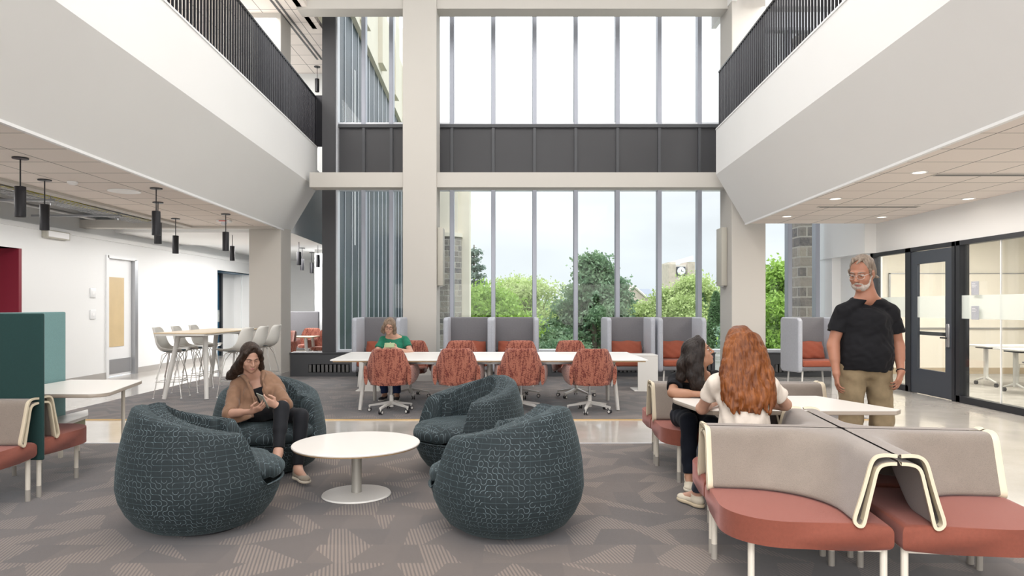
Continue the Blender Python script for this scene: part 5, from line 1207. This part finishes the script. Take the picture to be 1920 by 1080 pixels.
def shirt(p, m, name='shirt', inf=.012, sleeve=.6, hem=.12, neck=.062, rise=.012, tilt=.5, hole=.02, wr=.006, wseed=1, sl_r=.022, extra=None, shr=.010):
    F = Field(p['lo'], p['hi'], p['res']); J = p['J']; p['torso'](F, inf, .05); up = p['up']; on = p['on']; ar = p['ar']
    r_ = p['SW']*.80*p['wd']+inf; F.cap(on(.32), on(min(hem or 0, 0)-.12), r_*.96, r_, .05, flat=(p['fw'], r_/(p['hd']+inf)))
    if extra: extra(F)
    if hem is not None: F.cut(on(hem), -up)
    for s_ in 'RL':
        a, b, c = J['sh'+s_], J['el'+s_], J['wr'+s_]; Q = F.like()
        if sleeve <= 1: q = a+(b-a)*sleeve; d = nrm(b-a); Q.cap(a-up*.006, q+d*.05, .050*ar+shr, .040*ar+sl_r, .04); Q.cut(q, nrm(d-up*.25))
        else: q = b+(c-b)*(sleeve-1); d = nrm(c-b); Q.cap(a-up*.006, b, .050*ar+shr, .040*ar+sl_r, .04); Q.cap(b, q+d*.05, .040*ar+sl_r, .034*ar+sl_r, .02); Q.cut(q, d)
        F.merge(Q, .02)
    F.wrinkle(wr, 46, wseed, (1,1,.45)); F.wrinkle(wr*.5, 95, wseed+1, (1,1,.3))
    n0 = p['nb']+up*rise; F.plane(n0, nrm(up+p['fw']*tilt), n0-.125, n0+.125); F.cap(p['nb']-up*hole, p['H'].P(0,-.02,-.06), neck, neck*.9, .006, True)
    return F.mesh(name, m, p['root'])
def trousers(p, m, name='trousers', inf=.014, top=.22, cuff=.92, wr=.006, wseed=3, flare=1.0, hipinf=None):
    F = Field(p['lo'], p['hi'], p['res']); J = p['J']; p['torso'](F, inf if hipinf is None else hipinf, .05); lr = p['lr']; F.cut(p['on'](top), p['up'])
    for s_ in 'RL':
        a, b, c = J['hip'+s_], J['kn'+s_], J['an'+s_]; Q = F.like(); Q.cap(a, b, .085*lr+inf, (.056*lr+inf), .05); q = b+(c-b)*cuff; d = nrm(c-b)
        Q.cap(b, c+d*.06, .055*lr+inf*flare, .040*lr+inf*flare, .03); Q.cap(b+(c-b)*.1, b+(c-b)*.5, .052*lr+inf, .045*lr+inf, .03); Q.cut(q, d); F.merge(Q, .03)
    F.wrinkle(wr, 48, wseed, (1,1,.6))
    return F.mesh(name, m, p['root'])
def shoe(p, side, upper, sole, dirn=None, sc=1.0, up=None):
    J = p['J']; an, toe = J['an'+side], J['toe'+side]; u = nrm(np.array(up, float)) if up is not None else np.array([0,0,1.]); d = toe-an; d = d-u*(d@u); d = nrm(d); r = np.cross(d, u)
    base = an-u*.072*sc; L = .175*sc
    F = Field(np.minimum(an, toe)-.2, np.maximum(an, toe)+.2, .004); R = np.stack([r, d, u], 1)
    F.ell(base-d*.018+u*.034, (.036*sc,.048*sc,.036), R, .02); F.cap(base+u*.03, base+d*.12*sc+u*.020, .037*sc, .034*sc, .02, flat=(u, 1.25)); F.ell(base+d*.145*sc+u*.016, (.042*sc,.060*sc,.028), R, .02); F.cap(base+u*.045, base+d*.075*sc+u*.045, .030*sc, .022*sc, .02)
    F.cap(an-u*.02, an+u*.0, .040*sc, .043*sc, .012); F.plane(an+u*.006, u-.25*d, an-.15, an+.15); F.ell(an+u*.02, (.031,.036,.04), R, .004, True); F.plane(base, -u, base-.3, base+.3)
    s_ = F.mesh('shoe', upper, p['root'])
    F = Field(np.minimum(an, toe)-.2, np.maximum(an, toe)+.2, .004); F.ell(base-d*.016, (.040*sc,.055*sc,.03), R, .02); F.cap(base, base+d*.11*sc, .036*sc, .040*sc, .02, flat=(u, 1.3)); F.ell(base+d*.14*sc, (.047*sc,.068*sc,.028), R, .02)
    F.plane(base+u*.012, u, base-.3, base+.3); F.plane(base-u*.012, -u, base-.3, base+.3); F.mesh('sole', sole, s_)
    b = MB()
    for k in range(5):
        y = .035+.016*k; zt = .070-.0075*k; b.tube([base+d*y*sc+u*(zt-.004)-r*.018, base+d*(y+.004)*sc+u*(zt+.004), base+d*y*sc+u*(zt-.004)+r*.018], .0022, 6)
    b.build('lace', M['lace'], s_); return s_
M['lace'] = mat('laces', (.55,.50,.42), .8)
def tubelocks(F, locks, k=.006):
    for pts, r in locks:
        n = len(pts)
        for i in range(n-1): F.cap(pts[i], pts[i+1], r[i], r[i+1], k)
SK1 = skinmat('fair_skin', (.44,.255,.185)); SK2 = skinmat('olive_skin', (.36,.185,.115)); SK3 = skinmat('ruddy_skin', (.36,.165,.105)); SK4 = skinmat('light_skin', (.50,.29,.21))
LIP1 = mat('lips_rose', (.42,.17,.15), .4); LIP2 = mat('lips_brown', (.34,.13,.11), .4)
IRB = mat('iris_brown', (.05,.025,.012), .2); IRG = mat('iris_grey', (.12,.14,.14), .2)
# ---------------------------------------------------------------- standing man in black T-shirt and khaki trousers
Mx_, My_ = 2.90, 5.70
def A(x, y, z): return (Mx_+x, My_+y, z)
man = make_person(dict(label='standing man in black T-shirt and khaki trousers looking down at the seated women', male=True, w=1.16, depth=1.28, belly=.03, arm=1.12, legr=1.1, neck=1.15, hk=1.13, hips=.95, waist=1.12, shr=1.05, trap=.130,
  J=dict(head=A(-.055,-.06,1.722), shR=A(-.195,-.03,1.415), shL=A(.205,-.02,1.410), elR=A(-.265,-.01,1.14), elL=A(.285,.02,1.135), wrR=A(-.275,-.09,.905), wrL=A(.225,-.13,.925), hipR=A(-.10,0,.95), hipL=A(.10,0,.95), knR=A(-.12,-.01,.50), knL=A(.13,-.02,.50), anR=A(-.13,.05,.088), anL=A(.15,.04,.088), toeR=A(-.20,-.11,.04), toeL=A(.19,-.13,.04)),
  face=(-.70,-.62,-.30), headup=(-.12,-.15,1), skin=SK3, iris=IRG, brow=mat('brow_grey', (.25,.21,.18), .8), lips=LIP2, nose=1.12, closed=.35, gaze=(.2,-.8), res=.006,
  handR=((.02,-.12,-1),(-1,.1,0),1,(.30,.38,.45,.5),.3), handL=((-.38,-.25,-.9),(.55,-.8,.1),-1,(.35,.42,.5,.55),.3)))
shirt(man, cloth('black_tshirt_man', (.009,.009,.011), .03), 't_shirt', inf=.022, sleeve=.62, hem=-.03, neck=.070, wr=.006, wseed=5, tilt=.18, rise=-.022, sl_r=.030)
khaki = cloth('khaki_cotton', (.25,.19,.115), .05, var=.08)
trousers(man, khaki, inf=.020, top=.10, cuff=.98, wr=.007, wseed=8, flare=1.3, hipinf=.0)
for s_ in 'RL': shoe(man, s_, mat('brown_leather', (.12,.07,.04), .5), mat('dark_sole', (.04,.035,.03), .7), sc=1.12)
H = man['H']; hm = hairmat('greying_hair', (.10,.07,.05), (.30,.24,.19), 90)
F = Field(H.c-.18, H.c+.18, .004); H.ell(F, (0,-.022,.045), (.081,.098,.088), .01); H.ell(F, (0,-.06,-.01), (.076,.055,.07), .03); H.ell(F, (0,.085,-.02), (.10,.075,.115), .012, True); H.cap(F, (0,.06,.06), (0,.10,.05), .045, k=.02, neg=True); 
for q in (-1, 1): H.ell(F, (q*.085,.012,-.015), (.03,.028,.038), .008, True); H.cap(F, (q*.073,.028,.03), (q*.072,.028,-.01), .010, .006, .01)
H.cap(F, (.03,.05,.118), (.02,.085,.10), .014, .006, .02); H.cap(F, (-.03,.05,.12), (-.01,.09,.095), .012, .005, .02)
for q in (-1, 1): H.cap(F, (q*.055,-.09,-.05), (q*.07,-.115,-.065), .014, .005, .012)
F.wrinkle(.0015, 190, 4, (1,1,.15)); F.mesh('hair', hm, man['root'], 1)
bm_ = hairmat('white_beard', (.30,.24,.20), (.58,.52,.47), 140, .7, .3); F = Field(H.c-.18, H.c+.18, .004)
H.ell(F, (0,.046,-.080), (.054,.050,.042), .02); 
for q in (-1, 1): H.cap(F, (q*.045,.045,-.075), (q*.066,.008,-.02), .018, .009, .02); H.cap(F, (q*.004,.099,-.046), (q*.028,.080,-.062), .0075, .005, .006)
H.ell(F, (0,.105,-.062), (.026,.028,.0105), .004, True); H.ell(F, (0,.06,-.02), (.050,.055,.034), .01, True)
for q in (-1, 1): H.cap(F, (q*.003,.101,-.048), (q*.027,.083,-.062), .0075, .005, .004)
F.wrinkle(.002, 150, 9); F.mesh('beard', bm_, man['root'], 1)
def glasses(H, parent, m, lens=True, wire=.0011, half=.024, hh=.017):
    b = MB()
    for q in (-1, 1):
        cx = q*.032; b.tube([Vector(H.P(cx+half*math.copysign(abs(math.cos(a))**.6, math.cos(a)), .106-.010*abs(math.cos(a))*(1 if math.cos(a)*q > 0 else 0), .003+hh*math.copysign(abs(math.sin(a))**.7, math.sin(a)))) for a in np.linspace(0, 2*PI, 24, endpoint=False)], wire, 6, closed=True)
        b.tube([H.P(q*.056,.096,.010), H.P(q*.074,.06,.012), H.P(q*.080,-.005,.012), H.P(q*.080,-.02,.0)], wire, 6)
    b.tube([H.P(-.009,.108,.008), H.P(0,.112,.011), H.P(.009,.108,.008)], wire, 6); g_ = b.build('glasses', m, parent, angle=180)
    if lens:
        for q in (-1, 1):
            b = MB(); b.bm.faces.new([b.bm.verts.new(H.P(q*.032+half*math.copysign(abs(math.cos(a))**.6, math.cos(a)), .1045-.008*max(0, math.cos(a)*q), .003+hh*math.copysign(abs(math.sin(a))**.7, math.sin(a)))) for a in np.linspace(0, 2*PI, 24, endpoint=False)]); b.build('lens', M['glass'], g_)
glasses(H, man['root'], M['chrome'])
wl = man['J']['wrL']; d_ = nrm(wl-man['J']['elL']); a_, b_ = nrm(np.cross(d_, [0,0,1.])), None; b_ = np.cross(d_, a_)
b = MB(); b.tube([wl-d_*.01+a_*.031*math.cos(t)+b_*.031*math.sin(t) for t in np.linspace(0, 2*PI, 28, endpoint=False)], .005, 8, closed=True); b.build('bracelet', M['black'], man['root'])
# ---------------------------------------------------------------- woman in beige overshirt on the rear left armchair, holding a phone
W1 = make_person(dict(label='woman in beige overshirt and black leggings sitting in a teal armchair reading her phone', w=.92, depth=.92, bust=.75, arm=.86, legr=.90, neck=.86, hk=.97, waist=.92,
  J=dict(head=(-2.235,5.93,1.015), shR=(-2.375,6.00,.775), shL=(-2.095,6.10,.785), elR=(-2.35,5.76,.56), elL=(-1.93,5.90,.615), wrR=(-2.11,5.62,.600), wrL=(-1.93,5.68,.64), hipR=(-2.23,6.00,.515), hipL=(-2.06,6.08,.515), knR=(-1.90,5.72,.615), knL=(-1.77,5.82,.535), anR=(-1.855,5.50,.295), anL=(-1.76,5.70,.115), toeR=(-1.83,5.37,.20), toeL=(-1.66,5.58,.06)),
  trap=.075, face=(.50,-.74,-.42), headup=(.1,-.2,1), skin=SK1, iris=IRB, brow=mat('brow_dark', (.05,.03,.02), .8), lips=LIP1, closed=.75, gaze=(0,-.8), nose=.84,
  handR=((.85,-.25,.35),(-.1,-.5,-.8),-1,(.5,.5,.55,.6),.5), handL=((-.60,-.45,.35),(.35,-.75,-.3),1,(.65,.7,.75,.8),.5)))
beige = cloth('beige_corduroy', (.215,.125,.08), .2, var=.08)
def tail(F):
    n0, u_, f_, r_ = W1['nb'], W1['up'], W1['fw'], W1['rx']
    F.cap(n0+f_*.075+u_*.02, W1['on'](.62)+f_*.135, .050, .040, .004, neg=True); F.cap(W1['on'](.62)+f_*.135, W1['on'](.15)+f_*.125, .040, .036, .004, neg=True)
    for q in (-1, 1):
        pts = [n0-f_*.055+u_*.045, n0+r_*q*.070+u_*.045+f_*.0, n0+r_*q*.085+u_*.012+f_*.07, n0+r_*q*.062-u_*.055+f_*.135]
        for a_, b_, ra, rb in zip(pts, pts[1:], (.014,.016,.020), (.016,.020,.012)): F.cap(a_, b_, ra, rb, .006)
        F.cap(n0+r_*q*.062-u_*.055+f_*.135, W1['on'](.35)+r_*q*.058+f_*.165, .010, .010, .012)
    F.cap((-2.32,5.97,.56), (-2.24,5.80,.50), .10, .07, .05); F.cap((-2.10,6.02,.58), (-1.93,5.82,.57), .09, .05, .05)
sh_ = shirt(W1, beige, 'overshirt', inf=.028, sleeve=1.15, hem=.02, neck=.066, hole=.10, rise=.05, tilt=.25, wr=.005, wseed=12, sl_r=.022, shr=.022, extra=tail)
def carve(F, p):   # black top shows where the shirt hangs open
    pass
F = Field(W1['lo'], W1['hi'], .005); fwd, up_, on = W1['fw'], W1['up'], W1['on']
W1['torso'](F, .006, .05)
F.cut(on(.84), up_); F.cut(on(.10), -up_)
F.mesh('black_top', cloth('black_jersey', (.007,.007,.009), .03), W1['root'])
legg = cloth('black_leggings', (.008,.009,.012), .05, .7)
trousers(W1, legg, 'leggings', inf=.006, top=.15, cuff=.93, wr=.0015, hipinf=.004)
up_ = (0,0,1); sg = cloth('taupe_knit_shoe', (.30,.26,.21), .2); ss_ = mat('pale_sole', (.66,.60,.50), .6)
shoe(W1, 'R', sg, ss_, sc=.95, up=(.35,-.75,.55)); shoe(W1, 'L', sg, ss_, sc=.98)
H = W1['H']; hm = hairmat('dark_brown_hair', (.010,.006,.004), (.045,.025,.016), 110); F = Field(H.c+V3(-.28,-.22,-.32), H.c+V3(.24,.22,.2), .0045)
H.ell(F, (0,-.020,.042), (.086,.104,.092), .01); H.ell(F, (0,-.05,-.03), (.082,.06,.09), .03)
H.ell(F, (0,.090,-.030), (.056,.070,.098), .010, True); H.cap(F, (-.022,.095,.052), (.022,.095,.052), .040, k=.012, neg=True)
for q in (-1, 1):
    tubelocks(F, [([H.P(q*.015,.045,.125), H.P(q*.060,.055,.075), H.P(q*.080,.030,.0), H.P(q*.082,.0,-.07), H.P(q*.085,-.02,-.13)], [.014,.020,.022,.026,.024])], .02)
tubelocks(F, [([H.P(.070,-.03,-.05), H.P(.095,-.04,-.13), H.P(.135,-.06,-.20), H.P(.165,-.07,-.235)], [.045,.045,.038,.015]), ([H.P(-.070,-.03,-.05), H.P(-.09,-.02,-.13), H.P(-.105,-.01,-.19)], [.04,.034,.014]), ([H.P(0,-.08,-.03), H.P(0,-.09,-.12), H.P(0,-.10,-.20)], [.07,.07,.05])], .03)
F.wrinkle(.0016, 210, 21, (1,1,.05)); F.mesh('hair', hm, W1['root'], 1)
ph = thing('smartphone', 'grey smartphone held by the woman in the beige overshirt', 'phone', (-2.015,5.605,.690)); ph.rotation_euler = (math.radians(-52), math.radians(14), math.radians(-28))
MB().box(-.038,.038,-.075,.075,-.004,.004,.003,2).build('body', mat('phone_grey', (.23,.25,.22), .3), ph); MB().box(-.034,.034,-.071,.071,.0038,.0044).build('screen', mat('phone_screen', (.3,.32,.34), .1), ph, smooth=False); MB().cyl((-.02,.05,-.004),(-.02,.05,-.006),.012,n=16).build('camera_lens', M['black'], ph)
# ---------------------------------------------------------------- red haired woman, from behind
W2 = make_person(dict(label='red haired woman in white T-shirt seen from behind at the table', w=.98, depth=1.0, bust=.8, arm=.92, legr=.95, waist=.98,
  J=dict(head=(1.475,4.50,1.195), shR=(1.645,4.42,.950), shL=(1.315,4.46,.965), elR=(1.815,4.60,.80), elL=(1.275,4.66,.765), wrR=(1.665,4.80,.785), wrL=(1.40,4.84,.775), hipR=(1.56,4.34,.525), hipL=(1.37,4.37,.525), knR=(1.62,4.80,.52), knL=(1.36,4.80,.50), anR=(1.60,4.95,.11), anL=(1.33,4.99,.10), toeR=(1.62,5.12,.04), toeL=(1.27,5.12,.05)),
  face=(-.10,1,-.05), skin=SK4, iris=IRG, brow=mat('brow_auburn', (.2,.08,.03), .8), lips=LIP1,
  handR=((-.95,.2,-.05),(0,-.15,1),1,(.2,.2,.25,.3)), handL=((.7,.7,0),(0,-.15,1),-1,(.2,.2,.25,.3))))
shirt(W2, cloth('white_tshirt', (.66,.59,.52), .05), 't_shirt', inf=.020, sleeve=.50, hem=-.05, neck=.062, wr=.006, wseed=31, sl_r=.028)
trousers(W2, cloth('dark_jeans', (.03,.035,.05), .1), inf=.010, top=.10, cuff=.9, hipinf=.004)
ws = mat('cream_canvas', (.58,.52,.42), .8); wsl = mat('cream_rubber', (.50,.42,.30), .7)
for s_ in 'RL': shoe(W2, s_, ws, wsl)
H = W2['H']; F = Field(H.c+V3(-.30,-.28,-.50), H.c+V3(.30,.22,.2), .0048); hm = hairmat('auburn_hair', (.075,.019,.005), (.25,.080,.020), 70, .38, .12)
H.ell(F, (0,-.020,.040), (.092,.110,.094), .01); H.ell(F, (0,-.06,-.06), (.105,.075,.13), .04); F.cap(H.P(0,-.08,-.10), H.c+V3(0,-.19,-.32), .115, .10, .05, flat=((0,1,0), 1.7)); H.ell(F, (0,.085,-.03), (.06,.07,.09), .01, True)
r_ = np.random.default_rng(5)
for i in range(46):
    a = -1.35+2.7*i/45; ph_ = r_.random()*6; x0 = math.sin(a); pts = []; rr = []
    L_ = (.43+.05*r_.random())*(1 if abs(a) < .9 else .88); 
    for k in range(12):
        t = k/11; wv = .017*math.sin(ph_+t*13)*min(1, t*2); wdt = .090+.115*t**.8-.045*t**3
        pts.append(H.c+V3(x0*wdt+wv*math.cos(a), -.055-.07*math.cos(a)-.12*t**.8+wv*.4*math.sin(ph_), .075*math.cos(a*.6)-.0-t*L_)); rr.append(.018*(1-.60*t**3))
    tubelocks(F, [(pts, rr)], .008)
F.cap(H.c+V3(.14,-.06,-.22), H.c+V3(.235,-.03,-.30), .012, .004, .01); F.cap(H.c+V3(.12,-.08,-.16), H.c+V3(.20,-.05,-.24), .014, .006, .01)
F.wrinkle(.004, 90, 2, (1,1,.3)); F.mesh('hair', hm, W2['root'], 1)
# ---------------------------------------------------------------- black haired woman in black T-shirt looking up at the man
W3 = make_person(dict(label='woman with long black hair and black T-shirt looking up, one arm on the table', w=.92, depth=.95, bust=.75, arm=.88, legr=.92, neck=.88,
  J=dict(head=(1.485,5.52,1.085), shR=(1.325,5.62,.865), shL=(1.66,5.70,.875), elR=(1.255,5.43,.775), elL=(1.74,5.50,.78), wrR=(1.475,5.36,.772), wrL=(1.60,5.32,.772), hipR=(1.42,5.83,.525), hipL=(1.60,5.86,.525), knR=(1.40,5.50,.545), knL=(1.56,5.42,.53), anR=(1.40,5.47,.12), anL=(1.56,5.38,.12), toeR=(1.36,5.31,.045), toeL=(1.56,5.22,.045)),
  face=(.90,-.28,.30), headup=(-.25,0,1), skin=SK2, iris=IRB, brow=mat('brow_black', (.015,.01,.008), .8), lips=LIP2, gaze=(0,.5), hk=.98, nose=.95,
  handR=((1,-.05,-.04),(.05,-.1,1),-1,(.12,.12,.16,.2),.1), handL=((-.6,-.5,0),(0,-.1,1),1,(.25,.25,.3,.3))))
blk = cloth('black_tshirt', (.007,.007,.009), .03)
shirt(W3, blk, 't_shirt', inf=.020, sleeve=.62, hem=-.02, neck=.064, tilt=.7, rise=.0, wr=.005, wseed=41, sl_r=.028)
trousers(W3, cloth('navy_trousers', (.007,.009,.016), .03), inf=.012, top=.12, cuff=.95, wr=.004, hipinf=.004)
for s_ in 'RL': shoe(W3, s_, ws, mat('white_rubber', (.6,.55,.46), .7))
H = W3['H']; F = Field(H.c+V3(-.28,-.24,-.42), H.c+V3(.22,.24,.2), .0048); hm = hairmat('black_hair', (.006,.004,.004), (.028,.018,.014), 120, .32)
H.ell(F, (0,-.022,.042), (.086,.104,.090), .01); H.ell(F, (0,-.05,-.03), (.082,.062,.09), .03); H.ell(F, (0,.088,-.02), (.064,.062,.105), .010, True)
tubelocks(F, [([H.P(.015,.035,.125), H.P(.060,.042,.08), H.P(.082,.010,.0), H.c+V3(-.03,-.10,-.13), H.c+V3(-.02,-.115,-.23), H.c+V3(-.01,-.12,-.33)], [.018,.026,.034,.040,.034,.018]),
 ([H.P(.06,-.03,.04), H.c+V3(-.075,-.075,-.06), H.c+V3(-.075,-.09,-.18), H.c+V3(-.06,-.10,-.30)], [.05,.048,.04,.018]), ([H.P(0,-.08,0), H.c+V3(-.12,.0,-.10), H.c+V3(-.14,.0,-.20), H.c+V3(-.17,.0,-.26)], [.06,.05,.035,.012]), ([H.P(-.06,-.04,-.02), H.P(-.07,-.05,-.12), H.P(-.07,-.05,-.2)], [.04,.035,.015])], .03)
F.wrinkle(.0016, 210, 21, (1,1,.05)); F.mesh('hair', hm, W3['root'], 1)
wl = W3['J']['wrR']; d_ = nrm(wl-W3['J']['elR']); a_ = nrm(np.cross(d_, [0,0,1.])); b_ = np.cross(d_, a_)
b = MB(); b.tube([wl-d_*.012+a_*.026*math.cos(t)+b_*.026*math.sin(t) for t in np.linspace(0, 2*PI, 24, endpoint=False)], .0035, 8, closed=True); b.build('hair_tie', M['black'], W3['root'])
# ---------------------------------------------------------------- woman in green T-shirt behind the work table
W4 = make_person(dict(label='woman in green T-shirt and glasses at the work table reading her phone', trap=.06, w=1.12, depth=1.25, bust=1.15, arm=1.05, legr=1.05, neck=.95, waist=1.12, hips=1.1,
  J=dict(head=(-1.93,10.90,1.145), shR=(-2.05,11.02,.925), shL=(-1.70,11.02,.93), elR=(-2.13,10.82,.70), elL=(-1.57,10.82,.72), wrR=(-1.95,10.62,.795), wrL=(-1.76,10.60,.800), hipR=(-1.98,11.05,.53), hipL=(-1.77,11.05,.53), knR=(-1.98,10.60,.52), knL=(-1.76,10.58,.52), anR=(-1.95,10.62,.11), anL=(-1.76,10.60,.11), toeR=(-1.98,10.46,.045), toeL=(-1.74,10.44,.045)),
  face=(.10,-1,-.35), headup=(.12,-.1,1), skin=SK4, iris=IRG, brow=mat('brow_brown', (.1,.06,.04), .8), lips=LIP1, closed=.7, gaze=(0,-.6), res=.007,
  handR=((.7,-.4,.5),(-.2,-.9,-.2),-1,(.5,.5,.55,.6),.4), handL=((-.7,-.3,.4),(.2,-.9,-.2),1,(.5,.5,.55,.6),.4)))
shirt(W4, cloth('green_tshirt', (.018,.155,.095), .15), 't_shirt', inf=.018, sleeve=.55, hem=-.02, neck=.070, tilt=.7, rise=.0, wr=.005, wseed=51, sl_r=.026)
trousers(W4, cloth('blue_jeans', (.02,.035,.10), .1), inf=.014, top=.12, cuff=.95, hipinf=.004)
for s_ in 'RL': shoe(W4, s_, mat('dark_canvas', (.03,.03,.035), .8), mat('white_sole', (.6,.6,.58), .6))
H = W4['H']; F = Field(H.c-.22, H.c+.22, .005); hm = hairmat('light_brown_hair', (.10,.065,.045), (.30,.22,.16), 80)
H.ell(F, (0,-.018,.042), (.090,.104,.092), .01); H.ell(F, (0,-.04,-.05), (.10,.07,.085), .04)
for q in (-1, 1): tubelocks(F, [([H.P(q*.02,.05,.122), H.P(q*.068,.05,.06), H.P(q*.088,.03,-.02), H.P(q*.092,.01,-.09), H.P(q*.075,.015,-.115)], [.016,.024,.030,.030,.018])], .02)
H.ell(F, (0,.095,-.04), (.057,.062,.105), .010, True); F.wrinkle(.004, 90, 25, (1,1,.3)); F.mesh('hair', hm, W4['root'], 1); glasses(H, W4['root'], mat('dark_glasses', (.03,.02,.02), .4), False, .0028)
t = thing('smartphone', 'pale green smartphone held by the woman in the green T-shirt', 'phone', (-1.855,10.50,.868)); t.rotation_euler = (math.radians(62), 0, .1)
MB().box(-.075,.075,-.038,.038,-.004,.004,.003,2).build('body', mat('phone_green', (.26,.34,.18), .4), t); MB().box(-.06,-.03,-.005,.025,-.008,-.004,.002,2).build('camera_bump', M['black'], t)
t = thing('paper_cup', 'small white crumpled tissue on the far edge of the work table', 'tissue', (1.1,10.78,.743)) if False else None
